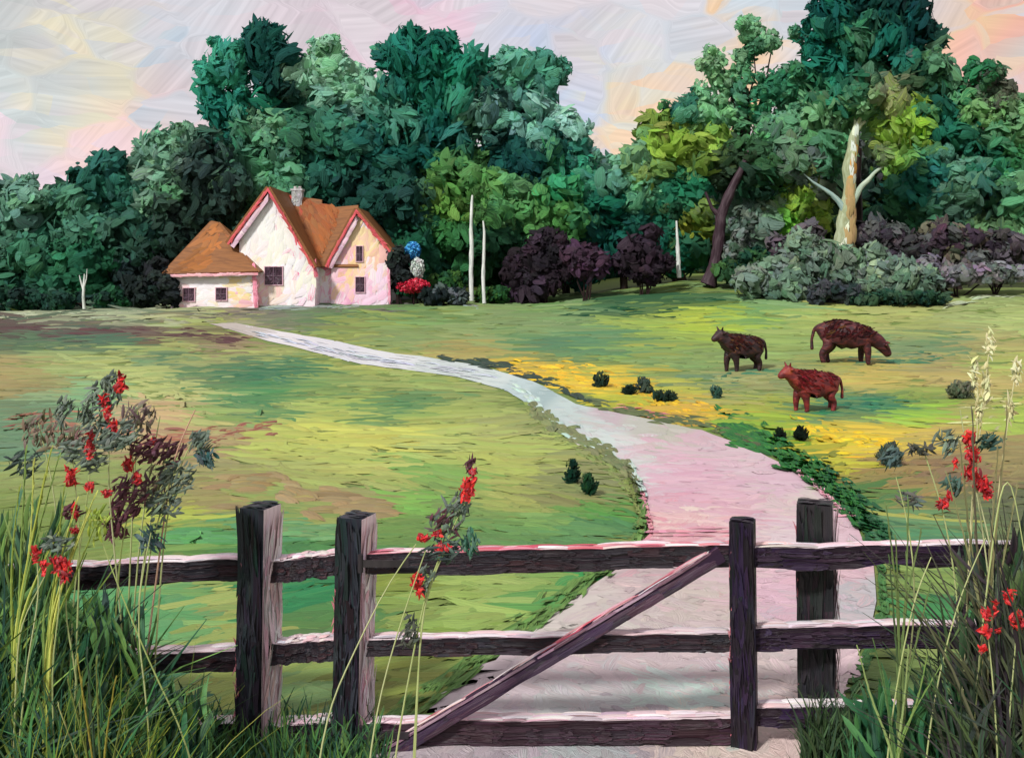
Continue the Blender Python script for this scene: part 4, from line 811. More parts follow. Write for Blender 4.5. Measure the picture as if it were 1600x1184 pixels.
edge_strip(W(492, 414, -.08), W(493, 424, -.08), .16, (206,50,84), (240,180,190), wallA, 'corner_trim')
edge_strip(W(285, 482, -.75), W(440, 482, -.75), .12, (190,56,80), (150,90,90), wing, 'plinth')
# windows
def window(cx, cy, w, h, dy, parent, slope=0, pc=(50,28,44), round_=False, label=None):
    f = Acc(); p = W(cx, cy, dy); hw, hh = w / 2 * hs, h / 2 * hs; fw = .045
    for (x0, x1, z0, z1) in ((-hw - fw, -hw, -hh - fw, hh + fw), (hw, hw + fw, -hh - fw, hh + fw), (-hw, hw, hh, hh + fw), (-hw, hw, -hh - fw, -hh)):
        f.box(p + [x0, -.09, z0], p + [x1, .02, z1], lin((206,160,176)), lin((236,210,216)))
    fo = f.build('window', M_WALL, parent, ho, smooth=False)
    if label: fo['label'] = label
    g2 = Acc(); g2.box(p + [-hw, -.055, -hh], p + [hw, .015, hh], lin(pc), lin((96,66,86)))
    n = 14; C = p + np.stack([rng.uniform(-.75, .75, n) * hw, np.full(n, -.07), rng.uniform(-.55, .55, n) * hh], 1)
    g2.dabs(C, np.tile([hh * .12, 0, hh * .45], (n, 1)), np.tile([hw * .22, 0, 0], (n, 1)), jit(np.tile(lin(pc), (n, 1)), .3), lin((110,84,100)), bulge=.25)
    g2.build('pane', M_GLASS, fo, ho)
    b2 = Acc()
    b2.box(p + [-.014, -.10, -hh], p + [.014, -.05, hh], lin((104,80,96)), lin((150,126,140))); b2.box(p + [-hw, -.098, -.012], p + [hw, -.052, .012], lin((104,80,96)), lin((150,126,140)))
    b2.build('glazing_bar', M_WALL, fo, ho, smooth=False)
window(428, 431, 27, 28, -.02, wallA, label='large dark square window on the tall white gable')
window(557, 396, 10, 24, 1.18, wallB, label='narrow upper window on the pink gable')
window(558, 445, 14, 24, 1.18, wallB, label='narrow lower window on the pink gable')
window(301, 460, 17, 20, -.62, wing, label='small dark window near the left end of the low wing')
window(351, 459, 16, 19, -.62, wing, label='small dark window near the middle of the low wing')

# ---------------------------------------------------------------- cattle
def fur_mat(name, c1, c2, c3):
    m = bpy.data.materials.new(name); m.use_nodes = True; n, l = m.node_tree.nodes, m.node_tree.links; b = n['Principled BSDF']
    t = n.new('ShaderNodeTexCoord'); mp = n.new('ShaderNodeMapping'); mp.inputs['Scale'].default_value = (2.2, 4, 5); l.new(t.outputs['Object'], mp.inputs[0])
    ns = n.new('ShaderNodeTexNoise'); ns.inputs['Scale'].default_value = 1.6; ns.inputs['Detail'].default_value = 4; ns.inputs['Distortion'].default_value = .8; l.new(mp.outputs[0], ns.inputs['Vector'])
    cr = n.new('ShaderNodeValToRGB'); e = cr.color_ramp.elements; e[0].position = .4; e[0].color = (*lin(c1), 1); e[1].position = .74; e[1].color = (*lin(c3), 1)
    k = e.new(.58); k.color = (*lin(c2), 1); l.new(ns.outputs[0], cr.inputs[0]); l.new(cr.outputs[0], b.inputs['Base Color'])
    bp = n.new('ShaderNodeBump'); bp.inputs['Distance'].default_value = .04; bp.inputs['Strength'].default_value = .7; l.new(ns.outputs[0], bp.inputs['Height']); l.new(bp.outputs[0], b.inputs['Normal'])
    b.inputs['Roughness'].default_value = .6; return m
def cow(label, px, py, h, yaw, pose, mat, dabcol, name='cow', length=1.0):
    o = gp(px, py)[0]
    S = []  # (pos, radius, parent)
    def add(p, r, par): S.append((p, r, par)); return len(S) - 1
    L = length
    hip = add((-.52 * L, 0, 1.03), .31, None); mid = add((-.05 * L, 0, .96), .37, hip); sh = add((.42 * L, 0, 1.02), .35, mid)
    if pose == 'hump': S[sh] = ((.42 * L, 0, .96), .31, mid); S[hip] = ((-.45 * L, 0, 1.1), .4, None)
    rump = add((-.72 * L, 0, 1.08), .2, hip)
    tl = add((-.86 * L, 0, 1.1), .05, rump); tl2 = add((-.93 * L, 0, .8), .035, tl); add((-.92 * L, 0, .45), .05, tl2)
    if pose == 'up':
        nk = add((.68 * L, 0, 1.22), .2, sh); pl = add((.84 * L, 0, 1.4), .15, nk); fc = add((1.02 * L, 0, 1.3), .115, pl); mz = add((1.16 * L, 0, 1.18), .085, fc)
        ed, hd = (0, .24, .06), (.02, .17, .24)
    else:
        nk = add((.68 * L, 0, .86), .2, sh); pl = add((.88 * L, 0, .62), .15, nk); fc = add((.98 * L, 0, .43), .115, pl); mz = add((1.04 * L, 0, .27), .09, fc)
        ed, hd = (.1, .22, .06), (.16, .16, .12)
    P0 = S[pl][0]
    for s_ in (-1, 1):
        e1 = add((P0[0] + ed[0] * .5, s_ * .14, P0[2] + ed[2] * .5), .05, pl); add((P0[0] + ed[0] - .03, s_ * .27, P0[2] + ed[2]), .035, e1)
        h1 = add((P0[0] + hd[0] * .4, s_ * .09, P0[2] + .12), .035, pl); add((P0[0] + hd[0], s_ * .17, P0[2] + hd[2]), .015, h1)
        st = .07 * s_
        a1 = add((-.52 * L, s_ * .17, .82), .17, hip); a2 = add((-.44 * L + st, s_ * .19, .6), .14, a1); a3 = add((-.62 * L + st, s_ * .19, .36), .08, a2); a4 = add((-.58 * L + st, s_ * .19, .1), .065, a3); add((-.53 * L + st, s_ * .19, .03), .06, a4)
        b1 = add((.42 * L, s_ * .16, .78), .14, sh); b2 = add((.42 * L - st, s_ * .17, .42), .09, b1); b3 = add((.41 * L - st, s_ * .17, .1), .06, b2); add((.45 * L - st, s_ * .17, .03), .058, b3)
    if pose == 'up': add((.6 * L, 0, .86), .12, sh)
    sc = h / 1.14
    S = [((p[0], p[1] * 1.05, p[2] * .82 if p[2] <= .85 else p[2] - .153), q_, w_) for p, q_, w_ in S]
    if pose != 'up': S = [((p[0], p[1], max(p[2], .1) if i in (nk, pl, fc, mz) else p[2]), q_, w_) for i, (p, q_, w_) in enumerate(S)]
    me = bpy.data.meshes.new(name); me.from_pydata([tuple(c * sc for c in p) for p, r, q in S], [(q, i) for i, (p, r, q) in enumerate(S) if q is not None], [])
    tmp = bpy.data.objects.new('tmp', me); scene.collection.objects.link(tmp)
    sk = tmp.modifiers.new('skin', 'SKIN'); sk.use_smooth_shade = True
    for i, (p, r, q) in enumerate(S): me.skin_vertices[0].data[i].radius = (r * sc * (1.2 if r > .25 else 1.08),) * 2; me.skin_vertices[0].data[i].use_root = (i == 0)
    sb = tmp.modifiers.new('sub', 'SUBSURF'); sb.levels = 2; sb.render_levels = 2
    dg = bpy.context.evaluated_depsgraph_get(); nm = bpy.data.meshes.new_from_object(tmp.evaluated_get(dg)); nm.name = name
    bpy.data.objects.remove(tmp)
    nm.materials.clear(); nm.materials.append(mat)
    for p in nm.polygons: p.use_smooth = True
    ob = bpy.data.objects.new(name, nm); scene.collection.objects.link(ob); ob.location = tuple(o); ob.rotation_euler = (0, 0, yaw)
    tag(ob, label, name, 'cattle grazing in the meadow')
    # shaggy coat; its ochre dabs paint in light from above
    vv = np.array([v.co[:] for v in nm.vertices]); vn = np.array([v.normal[:] for v in nm.vertices])
    idx = rng.choice(np.where((vv[:, 2] > .75 * sc) & (np.abs(vv[:, 0]) < .62 * sc * L))[0], 260); C = vv[idx] + vn[idx] * .015; Nn = unit(vn[idx] + rng.normal(0, .2, (260, 3)))
    U = np.tile([-.8, 0, -.5], (260, 1)) + rng.normal(0, .3, (260, 3)); U = unit(U - (U * Nn).sum(1, keepdims=True) * Nn); V = np.cross(Nn, U)
    cs = np.array([lin(c) for c in dabcol]); a = Acc(); ci = cs[rng.choice(len(cs), 260, p=[.42, .34, .16, .08])]
    a.dabs(C, U * rng.uniform(.06, .15, (260, 1)) * sc, V * rng.uniform(.015, .035, (260, 1)) * sc, jit(ci, .15), jit(ci, .3), bulge=.3)
    c = a.build('coat', M_HEDGE, ob); return ob
fm1 = fur_mat('brown_hide', (30,14,18), (54,24,24), (100,60,36))
fm2 = fur_mat('maroon_hide', (44,14,20), (78,26,30), (110,54,36))
fm3 = fur_mat('red_hide', (80,18,24), (124,34,32), (140,60,36))
cow('brown cow with ochre head facing left, left most of the three cattle', 1160, 582, 1.28, R(180 + 22), 'up', fm1, [(50,22,22),(76,32,28),(84,48,32),(110,74,42)])
cow('large maroon cow grazing with its head down to the right, farthest of the three', 1325, 570, 1.62, R(-14), 'hump', fm2, [(48,16,22),(80,28,30),(84,40,28),(110,74,42)])
cow('small red brown calf with raised head, nearest the path', 1272, 645, .98, R(180 + 14), 'up', fm3, [(104,24,30),(140,38,38),(96,34,30),(170,40,62)])
# pink red patch of coat on the calf's rump is part of its hide colours

# ---------------------------------------------------------------- little weeds in the meadow
def weed(label, px, py, rx, ry, cols, k=1.0):
    o = gp(px, py + ry)[0]; c = Acc(); Yw = o[1]
    foliage(c, [(px, py, rx, ry)], Yw, 1.1, 'feather', col=cols, size=.4, clump=(10, 20), k=k)
    c.tube([o, P(px, py, Yw)], [.02 * Yw / 20, .01], *BR, 5)
    tag(c.build('weed', M_HEDGE, origin=o), label, 'weed', 'weed tufts in the meadow')
DW = [(40,70,56),(64,84,60),(30,50,44)]
weed('small dark weed, left most on the yellow flowered verge', 940, 598, 12, 10, DW)
weed('tiny blackish weed on the yellow verge', 984, 611, 9, 8, [(14,40,30),(30,50,40)])
weed('upright grey green weed in the middle of the yellow verge', 1008, 604, 9, 12, [(80,96,84),(60,80,70)])
weed('broad dark tuft at the right end of the yellow verge', 1040, 619, 17, 10, DW)
weed('small teal tuft below the left cow', 1120, 615, 8, 8, [(50,96,80),(80,120,100)])
weed('black seed head left of the pair above the dark shoulder of the path', 1219, 680, 6, 8, [(10,24,16),(20,40,24)])
weed('larger black seed head right of the pair above the dark shoulder of the path', 1250, 681, 9, 10, [(10,24,16),(20,40,24)])
weed('dark teal weed on the grass left of the path bend', 893, 738, 9, 20, [(14,66,50),(20,80,56),(30,60,40)])
weed('lower dark teal weed close to the path edge', 920, 758, 9, 18, [(20,70,46),(40,90,50)])
weed('grey teal tuft in the rough grass right of the calf', 1392, 712, 16, 16, [(96,110,96),(60,90,84)])
weed('pale grey tuft at the right edge of the meadow', 1500, 612, 18, 13, [(120,130,100),(100,116,90)])

# ---------------------------------------------------------------- fence and gate
FY = 5.45; fs = FY / F
def FP(px, py, dy=0.): return np.array([(px - 800) / F * (FY + dy), FY + dy, CAMZ - (py - HY) / F * (FY + dy)])
DK = [(38,22,34),(28,18,28),(50,24,32),(34,34,44),(24,20,28)]
DP = [(34,42,50),(38,28,44),(26,50,44),(52,56,66),(32,22,30)]
PALE_LIT = [(232,216,220),(240,236,238),(206,188,192),(236,190,198)]  # light on post sides and rail tops, put into the colour
def face_strokes(acc, p00, p10, p01, nrm, cols, n, ll, ww, k=1., along=0, off=.004, mar=.93):
    """p00->p10 is the long direction"""
    p00, p10, p01 = map(np.array, (p00, p10, p01)); e = p10 - p00; g2 = p01 - p00; nrm = np.array(nrm, float)
    Le, Lg = np.linalg.norm(e), np.linalg.norm(g2)
    u = rng.uniform(0, 1, n); v = rng.uniform(0, 1, n)
    l = np.minimum(rng.uniform(*ll, n), Le * .4); u = np.clip(u, l / Le * 1.2, 1 - l / Le * 1.2); w = np.minimum(rng.uniform(*ww, n), Lg * .4); v = np.clip(v, w / Lg * .85, 1 - w / Lg * .85)
    C = p00 + e * u[:, None] + g2 * v[:, None] + nrm * (off + rng.uniform(0, off * 1.5, n))[:, None]
    cs = np.array([lin(c, k) for c in cols]); a = cs[rng.integers(0, len(cs), n)]; b = cs[rng.integers(0, len(cs), n)]
    acc.dabs(C, np.tile(unit(e), (n, 1)) * l[:, None], np.tile(unit(g2), (n, 1)) * w[:, None], jit(a, .15), jit(b, .15), nu=7, nv=4, bulge=.18, bend=.03, ragged=.3, taper=.35)
def post(parent, xl, xr, ytop, sidew, dy, dk=DP, pale=True, lean=0., o=(0,0,0), yaw=20):
    """timber post; dark front, right side painted pale as if lit"""
    a = Acc(); f0 = FP(xl, ytop, dy); f1 = FP(xr, ytop, dy); w = f1[0] - f0[0]; d = sidew
    z1 = f0[2]; z0 = -.25; ln = lean * (z1 - z0); ph = R(yaw); wdir = np.array([math.cos(ph), -math.sin(ph), 0]); w = w / math.cos(ph) * .98
    A0, A1 = np.array([f0[0] - ln, FY + dy, z0]), np.array([f0[0], FY + dy, z1]); A0[1] += w * math.sin(ph); A1[1] += w * math.sin(ph); B0, B1 = A0 + w * wdir, A1 + w * wdir; back = np.array([math.sin(ph), math.cos(ph), 0]) * d
    dkc = (lin(dk[0]), lin(dk[1])); plc = (lin(PALE_LIT[0]), lin(PALE_LIT[2]))
    k = 9
    def quadcol(c0, c1, c2, c3, col):
        # subdivided with a slightly hewn surface
        t = np.linspace(0, 1, k)[:, None]
        l_ = c0 * (1 - t) + c1 * t; r_ = c3 * (1 - t) + c2 * t
        v = np.stack([l_, (l_ + r_) / 2, r_], 1).reshape(-1, 3); ii = np.arange(k - 1)[:, None] * 3 + np.arange(2)[None]
        uv = np.stack([np.repeat(np.linspace(0, 2, k), 3), np.tile([0, .5, 1.], k)], 1)
        a.add(v, np.stack([ii, ii + 3, ii + 4, ii + 1], -1).reshape(-1, 4), uv, *col)
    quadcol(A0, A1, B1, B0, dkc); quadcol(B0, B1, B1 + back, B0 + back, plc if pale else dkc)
    quadcol(A0 + back, A1 + back, A1, A0, dkc); quadcol(B0 + back, B1 + back, A1 + back, A0 + back, dkc)
    tp = [A1, B1, B1 + back, A1 + back]; cen = sum(tp) / 4 + [0, 0, .012]
    for i in range(4): a.poly([tp[i], tp[(i + 1) % 4], cen], *dkc)
    fn = (-math.sin(ph), -math.cos(ph), 0)
    face_strokes(a, A0, A1, B0, fn, dk, 60, (.12, .4), (.012, .03))
    if pale: face_strokes(a, B0, B1, B0 + back, wdir, PALE_LIT, 60, (.12, .35), (.01, .025), .95)
    face_strokes(a, A1, B1, A1 + back, (0, 0, 1), dk, 14, (.03, .05), (.01, .02), off=.006)
    # pink red weathered edge
    n = 16; t = rng.uniform(.25, .9, n)[:, None]; C = A0 * (1 - t) + A1 * t + [.004, -.006, 0]
    a.dabs(C, np.tile(unit(A1 - A0), (n, 1)) * rng.uniform(.03, .1, (n, 1)), np.tile([.008, 0, 0], (n, 1)), lin((206,90,110)), lin((230,190,196)), bulge=.3)
    a.build('post', M_WOOD, parent, o)
def rail(parent, x0, y0, x1, y1, th, dep, dy, o, name='rail', cols=DK, top=PALE_LIT, wav=3):
    """plank; y is the upper front edge, th thickness in photo pixels"""
    a = Acc(); k = 12; t = np.linspace(0, 1, k)
    px = x0 + (x1 - x0) * t; py = y0 + (y1 - y0) * t + np.concatenate([[0], rng.normal(0, min(wav * .3, abs(x1 - x0) / 250), k - 2), [0]])
    up = np.array([FP(px[i], py[i], dy) for i in range(k)]); lo = np.array([FP(px[i], py[i] + th * (1 + rng.normal(0, .05)), dy) for i in range(k)]); bk = np.array([0, dep, 0])
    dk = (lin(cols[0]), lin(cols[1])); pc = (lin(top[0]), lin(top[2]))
    def strip(A, B, col):
        v = np.stack([A, B], 1).reshape(-1, 3); ii = np.arange(k - 1) * 2
        L = np.linalg.norm(A - A[0], axis=1); uv = np.stack([np.repeat(L * 2, 2), np.tile([0, 1.], k)], 1)
        a.add(v, np.stack([ii, ii + 1, ii + 3, ii + 2], -1), uv, *col)
    strip(up, lo, dk); strip(up, up + bk, pc); strip(lo, lo + bk, dk); strip(up + bk, lo + bk, dk)  # top strip coloured pale to stand for light from above
    for i in (0, -1): a.poly([up[i], lo[i], lo[i] + bk, up[i] + bk], *dk)
    for i in range(k - 1):
        dd = up[i + 1] - up[i]
        face_strokes(a, up[i] - dd * .3, up[i + 1] + dd * .3, lo[i] - dd * .3, (0, -1, 0), cols, 7, (.08, .3), (.012, .03), along=1) if 0 < i < k - 2 else None
        e = .06 / max(np.linalg.norm(dd), .01); s0 = up[i] - (dd * .4 if i > 0 else 0); s1 = up[i + 1] + (dd * .4 if i < k - 2 else 0)
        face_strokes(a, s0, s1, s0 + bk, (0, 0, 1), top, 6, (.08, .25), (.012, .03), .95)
    for i in (0, k - 2): face_strokes(a, up[i], up[i + 1], lo[i], (0, -1, 0), cols, 8, (.03, .1), (.012, .03))
    return a.build(name, M_WOOD, parent, o)
RED = [(222,150,160),(232,216,220),(200,80,102),(240,232,234)]  # gate tops: red fringe mixed with painted-in light
oL = np.array([FP(395, 800)[0], FY, 0.])
fl = thing('wooden_fence', oL, 'left stretch of dark timber fence with two stout posts and pale right sides', 'fence', 'timber fence along the lane')
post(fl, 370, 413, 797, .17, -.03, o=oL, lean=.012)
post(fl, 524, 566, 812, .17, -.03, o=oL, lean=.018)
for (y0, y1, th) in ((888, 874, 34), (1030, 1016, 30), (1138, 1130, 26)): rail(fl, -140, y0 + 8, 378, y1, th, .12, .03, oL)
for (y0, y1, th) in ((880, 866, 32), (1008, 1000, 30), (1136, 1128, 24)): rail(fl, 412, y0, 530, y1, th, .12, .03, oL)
oG = np.array([FP(600, 800)[0], FY, 0.])
gt = thing('field_gate', oG, 'wide three bar wooden gate with a long diagonal brace across the path', 'gate')
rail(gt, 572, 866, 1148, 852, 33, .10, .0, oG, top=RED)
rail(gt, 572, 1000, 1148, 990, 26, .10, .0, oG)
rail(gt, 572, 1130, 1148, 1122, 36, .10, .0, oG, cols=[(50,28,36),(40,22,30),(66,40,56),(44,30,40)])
# brace
a = Acc(); p0, p1 = FP(575, 1196, -.05), FP(1128, 866, -.05); d = unit(p1 - p0); up = np.array([-d[2], 0, d[0]]); w = .042
a.prism([p0 - up * w, p1 - up * w, p1 + up * w, p0 + up * w], (0, .045, 0), lin((40,22,48)), lin((54,30,54)))
face_strokes(a, p0 - up * w, p1 - up * w, p0 + up * w * .3, (0, -1, 0), [(40,20,50),(50,28,60),(32,16,32),(66,36,56)], 70, (.08, .3), (.012, .028))
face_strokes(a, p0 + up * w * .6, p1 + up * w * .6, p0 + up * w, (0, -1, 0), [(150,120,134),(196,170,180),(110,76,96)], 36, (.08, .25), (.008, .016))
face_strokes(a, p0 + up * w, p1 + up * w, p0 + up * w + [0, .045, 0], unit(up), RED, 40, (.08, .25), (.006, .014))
a.build('brace', M_WOOD, gt, oG)
# gate hinges on the hinge post side
for yy in (868, 1136):
    a = Acc(); q = FP(566, yy + 12, -.06); a.box(q + [0, -.006, -.02], q + [.26, .0, .02], lin((40,36,40)), lin((60,54,58))); a.tube([q + [-.01, 0, -.05], q + [-.01, 0, .05]], .016, lin((40,36,40)), lin((60,54,58)), 8)
    a.build('hinge', M_WOOD, gt, oG)
oR = np.array([FP(1280, 800)[0], FY, 0.])
fr_ = thing('wooden_fence', oR, 'right stretch of dark timber fence with slim gate post and stouter post', 'fence', 'timber fence along the lane')
DB = [(24,20,30),(36,24,44),(20,30,28),(30,22,30),(44,28,60)]
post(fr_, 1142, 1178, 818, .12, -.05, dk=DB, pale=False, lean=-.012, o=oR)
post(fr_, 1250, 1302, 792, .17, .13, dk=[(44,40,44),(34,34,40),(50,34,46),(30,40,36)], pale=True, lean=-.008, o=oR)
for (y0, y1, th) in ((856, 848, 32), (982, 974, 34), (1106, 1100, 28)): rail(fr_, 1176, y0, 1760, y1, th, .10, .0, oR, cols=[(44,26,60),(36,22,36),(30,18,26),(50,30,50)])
# a short broken rail lying in the weeds
oB = np.array([FP(1330, 1100)[0], FY - .35, 0.])

# ---------------------------------------------------------------- foreground plants
NY = 4.75
def NP_(px, py, Y=NY): return P(px, py, Y)
def blades(acc, n, x0, x1, yb, h, Y0, Y1, cols, lean=(-.3, .3), w=(1.2, 3.4), k=1.0, curve=.35):
    Yv = rng.uniform(Y0, Y1, n); bx = rng.uniform(x0, x1, n); s = Yv / F
    base = np.stack([(bx - 800) * s, Yv, np.zeros(n) - .02], 1)
    H = rng.uniform(*h, n); cs = np.array([lin(c, k) for c in cols]); ci = cs[rng.integers(0, len(cs), n)]
    ln = rng.uniform(*lean, n); cv = rng.uniform(-curve, curve, n)
    m = 6; t = np.linspace(0, 1, m)[None, :, None]
    d = np.stack([ln, rng.normal(0, .12, n), np.ones(n)], 1)
    pts = base[:, None] + d[:, None] * H[:, None, None] * t + np.stack([cv, 0 * cv, -np.abs(cv) * .5], 1)[:, None] * H[:, None, None] * t ** 2.4
    wd_ = (rng.uniform(*w, n) * s)[:, None] * (1 - t[..., 0] ** 1.6 * .85)
    side = np.stack([np.cos(rng.uniform(-.9, .9, n)), np.sin(rng.uniform(-.9, .9, n)), np.zeros(n)], 1)
    v = np.stack([pts - side[:, None] * wd_[..., None], pts + side[:, None] * wd_[..., None]], 2).reshape(-1, 3)
    i0 = (np.arange(m - 1) * 2)[None] + (np.arange(n) * m * 2)[:, None]
    f = np.stack([i0, i0 + 1, i0 + 3, i0 + 2], -1).reshape(-1, 4)
    uv = np.stack([np.tile(np.repeat(np.linspace(0, 1, m), 2), n) + np.repeat(rng.uniform(0, 99, n), m * 2), np.tile(np.tile([0, .6], m), n)], 1)
    a = np.repeat(jit(ci, .18), m * 2, 0); b = np.repeat(jit(cs[rng.integers(0, len(cs), n)], .2), m * 2, 0)
    acc.add(v, f, uv, a, b)
ug = Acc()
DG = [(44,92,62),(36,76,60),(66,116,66),(54,72,58),(96,130,64),(34,64,54),(80,120,60)]
blades(ug, 1100, -200, 180, 0, (.35, 1.05), 4.3, 5.35, DG, (-.3, .45), (2.2, 7), curve=.6)
blades(ug, 420, 110, 300, 0, (.2, .55), 4.4, 5.3, DG + [(40,110,84)], (-.1, .6), (1.8, 5))
blades(ug, 330, -120, 260, 0, (.3, 1.0), 4.2, 5.0, [(120,140,50),(150,160,70),(90,120,60)], (-.3, .5), (1, 2.4))
blades(ug, 700, 300, 600, 0, (.1, .32), 5.0, 5.6, DG + [(90,130,60)], (-.3, .3), (1.2, 3.6))
DR = [(60,78,56),(46,56,50),(66,62,62),(80,104,60),(50,84,58),(60,46,56)]
blades(ug, 700, 1500, 1780, 0, (.4, 1.15), 4.3, 5.3, DR, (-.3, .25), (2.2, 6.5), curve=.6)
blades(ug, 700, 1320, 1560, 0, (.12, .42), 4.4, 5.3, [(40,96,66),(60,110,60),(90,120,60),(34,70,50)], (-.45, .3), (1.6, 4.5))
blades(ug, 260, 1250, 1340, 0, (.15, .5), 5.0, 5.4, [(50,70,40),(60,84,50),(40,60,44)], (-.2, .35), (1.6, 4))
blades(ug, 360, -230, 70, 0, (.9, 1.4), 4.5, 5.2, [(70,104,60),(60,100,60),(124,146,66),(40,84,56),(36,70,60)], (-.15, .3), (2, 6))
blades(ug, 420, 1570, 1800, 0, (1.0, 1.6), 4.5, 5.2, [(60,66,56),(50,56,50),(80,90,60),(52,44,52),(96,100,76)], (-.25, .1), (2, 5.5))
for (x0, x1, y0, y1, n, cols) in ((-150, 230, 960, 1290, 900, DG), (200, 330, 1100, 1290, 130, DG), (1500, 1750, 880, 1290, 700, DR), (1340, 1520, 1090, 1290, 260, [(40,96,66),(60,110,60),(34,70,50)])):
    px, py = rng.uniform(x0, x1, n), rng.uniform(y0, y1, n); Yv = rng.uniform(4.75, 5.25, n); sv = Yv / F
    C = np.stack([(px - 800) * sv, Yv, CAMZ - (py - HY) * sv], 1); ok = C[:, 2] > .05; C, sv, n = C[ok], sv[ok], ok.sum()
    th = rng.normal(1.7, .35, n); U = np.stack([np.cos(th), rng.normal(0, .3, n), np.sin(th)], 1); V = unit(np.cross(np.array([0, -1., 0]) + rng.normal(0, .3, (n, 3)), U))
    cs = np.array([lin(c) for c in cols]); ug.dabs(C, U * (rng.uniform(20, 50, n) * sv)[:, None], V * (rng.uniform(2.5, 6, n) * sv)[:, None], jit(cs[rng.integers(0, len(cs), n)], .15), jit(cs[rng.integers(0, len(cs), n)], .25), nu=7, nv=5, bulge=.2, bend=.25, ragged=.3)
for (x0, x1, y0, y1, n, cols) in ((-220, 105, 820, 1000, 420, [(84,124,66),(60,100,64),(110,136,70),(46,84,60)]), (1580, 1800, 820, 960, 220, DR)):
    px, py = rng.uniform(x0, x1, n), rng.uniform(y0, y1, n); Yv = rng.uniform(4.85, 5.3, n); sv = Yv / F
    C = np.stack([(px - 800) * sv, Yv, CAMZ - (py - HY) * sv], 1)
    th = rng.normal(1.5, .25, n); U = np.stack([np.cos(th), rng.normal(0, .2, n), np.sin(th)], 1); V = unit(np.cross(np.array([0, -1., 0]) + rng.normal(0, .3, (n, 3)), U))
    cs = np.array([lin(c) for c in cols]); ug.dabs(C, U * (rng.uniform(24, 60, n) * sv)[:, None], V * (rng.uniform(2, 5, n) * sv)[:, None], jit(cs[rng.integers(0, len(cs), n)], .15), jit(cs[rng.integers(0, len(cs), n)], .25), nu=7, nv=4, bulge=.2, bend=.2, ragged=.3)
tag(ug.build('undergrowth', M_NEAR), 'dark green tangled weeds and blades growing along both ends of the fence', 'undergrowth', kind='stuff')

def curve_pts(pp, Y, k=14):
    pp = np.array(pp, float); t = np.linspace(0, len(pp) - 1, k); 
    # smooth
    x = np.interp(t, range(len(pp)), pp[:, 0]); y = np.interp(t, range(len(pp)), pp[:, 1])
    for _ in range(2): x[1:-1] = (x[:-2] + 2 * x[1:-1] + x[2:]) / 4; y[1:-1] = (y[:-2] + 2 * y[1:-1] + y[2:]) / 4
    return np.array([P(a, b, Y) for a, b in zip(x, y)])
def stem(acc, pp, Y, r=1.6, c=(150,170,90), c2=(210,206,170), to_ground=True):
    pp = list(pp)
    if to_ground:
        gy = HY + F * CAMZ / Y; (x1, y1), (x0, y0) = pp[-1], pp[-2]
        if gy > y1: pp.append((x1 + (x1 - x0) / max(y1 - y0, 1) * (gy - y1) * .5, gy + 6))
    acc.tube(curve_pts(pp, Y), np.linspace(r * .55, r, 14) * Y / F, lin(c), lin(c2), 6)
def cluster(acc, px, py, rx, ry, Y, n, l, w, cols, ang=None, k=1.0, up=.5, depth=.6):
    """leaves or petals round a stem"""
    s = Y / F; d = rng.normal(size=(n, 3)); d = unit(d) * rng.uniform(.1, 1, (n, 1)) ** .5
    C = P(px, py, Y) + d * np.array([rx, rx * depth, ry]) * s
    Nn = unit(np.array([0, -1., .3]) + rng.normal(0, .55, (n, 3)))
    th = (rng.normal(1.4, .9, n) if ang is None else rng.normal(ang, .5, n))
    U = np.stack([np.cos(th), 0 * th, np.sin(th)], 1); U = unit(U - (U * Nn).sum(1, keepdims=True) * Nn); V = np.cross(Nn, U)
    cs = np.array([lin(c, k) for c in cols]); a = cs[rng.integers(0, len(cs), n)]; b = cs[rng.integers(0, len(cs), n)]
    acc.dabs(C, U * (rng.uniform(*l, n) * s)[:, None], V * (rng.uniform(*w, n) * s)[:, None], jit(a, .14), jit(b, .18), nu=5, nv=3, bulge=.35, bend=.2, ragged=.15, taper=.8)
GL = [(100,114,100),(82,98,86),(116,130,112),(72,86,80)]
BU = [(84,44,56),(70,38,50),(100,56,68)]
RD = [(206,36,36),(184,26,34),(220,50,44),(140,22,34),(120,26,36)]
def plant(label, stems, leaves, flowers, Y=NY, name='flowering_weed', group='red flowering weeds along the fence', cat='wild flower', sc=(150,170,90), sc2=(210,206,170)):
    bx = stems[0][-1][0]; o = np.array([(bx - 800) / F * Y, Y, 0.]); t = thing(name, o, label, cat, group)
    a = Acc()
    for st in stems: stem(a, st, Y, c=sc, c2=sc2)
    a.build('stem', M_NEAR, t, o)
    if leaves:
        a = Acc()
        for (x, y, rx, ry, n, cols, an) in leaves: cluster(a, x, y, rx * 1.15, ry * 1.15, Y, int(n * 1.3), (5, 13), (1.2, 3), cols, an)
        a.build('foliage', M_NEAR, t, o)
    for (x, y, rx, ry, n) in flowers:
        a = Acc(); cluster(a, x, y, rx, ry, Y - .03, int(n * 1.3), (3, 8), (1.2, 2.8), RD, None, up=.5); 
        a.tube([P(x, y - ry * .6, Y - .02), P(x, y + ry * .8, Y - .02)], [min(rx, ry) * .45 * Y / F, min(rx, ry) * .3 * Y / F], lin((170,26,34)), lin((206,50,46)), 8)
        a.build('flower', M_PETAL, t, o)
plant('tallest left hand weed, grey green sprays with a crescent of red petals on top', [[(168,590),(172,660),(168,740),(176,840),(190,960)]],
      [(170,610,20,26,55,GL,1.2),(140,640,18,34,60,GL,1.1),(160,680,24,24,50,GL,.9),(190,675,26,18,45,GL,.7)], [(189,600,9,18,26),(162,625,8,11,16),(167,645,6,12,14),(176,668,7,11,16)], Y=4.95)
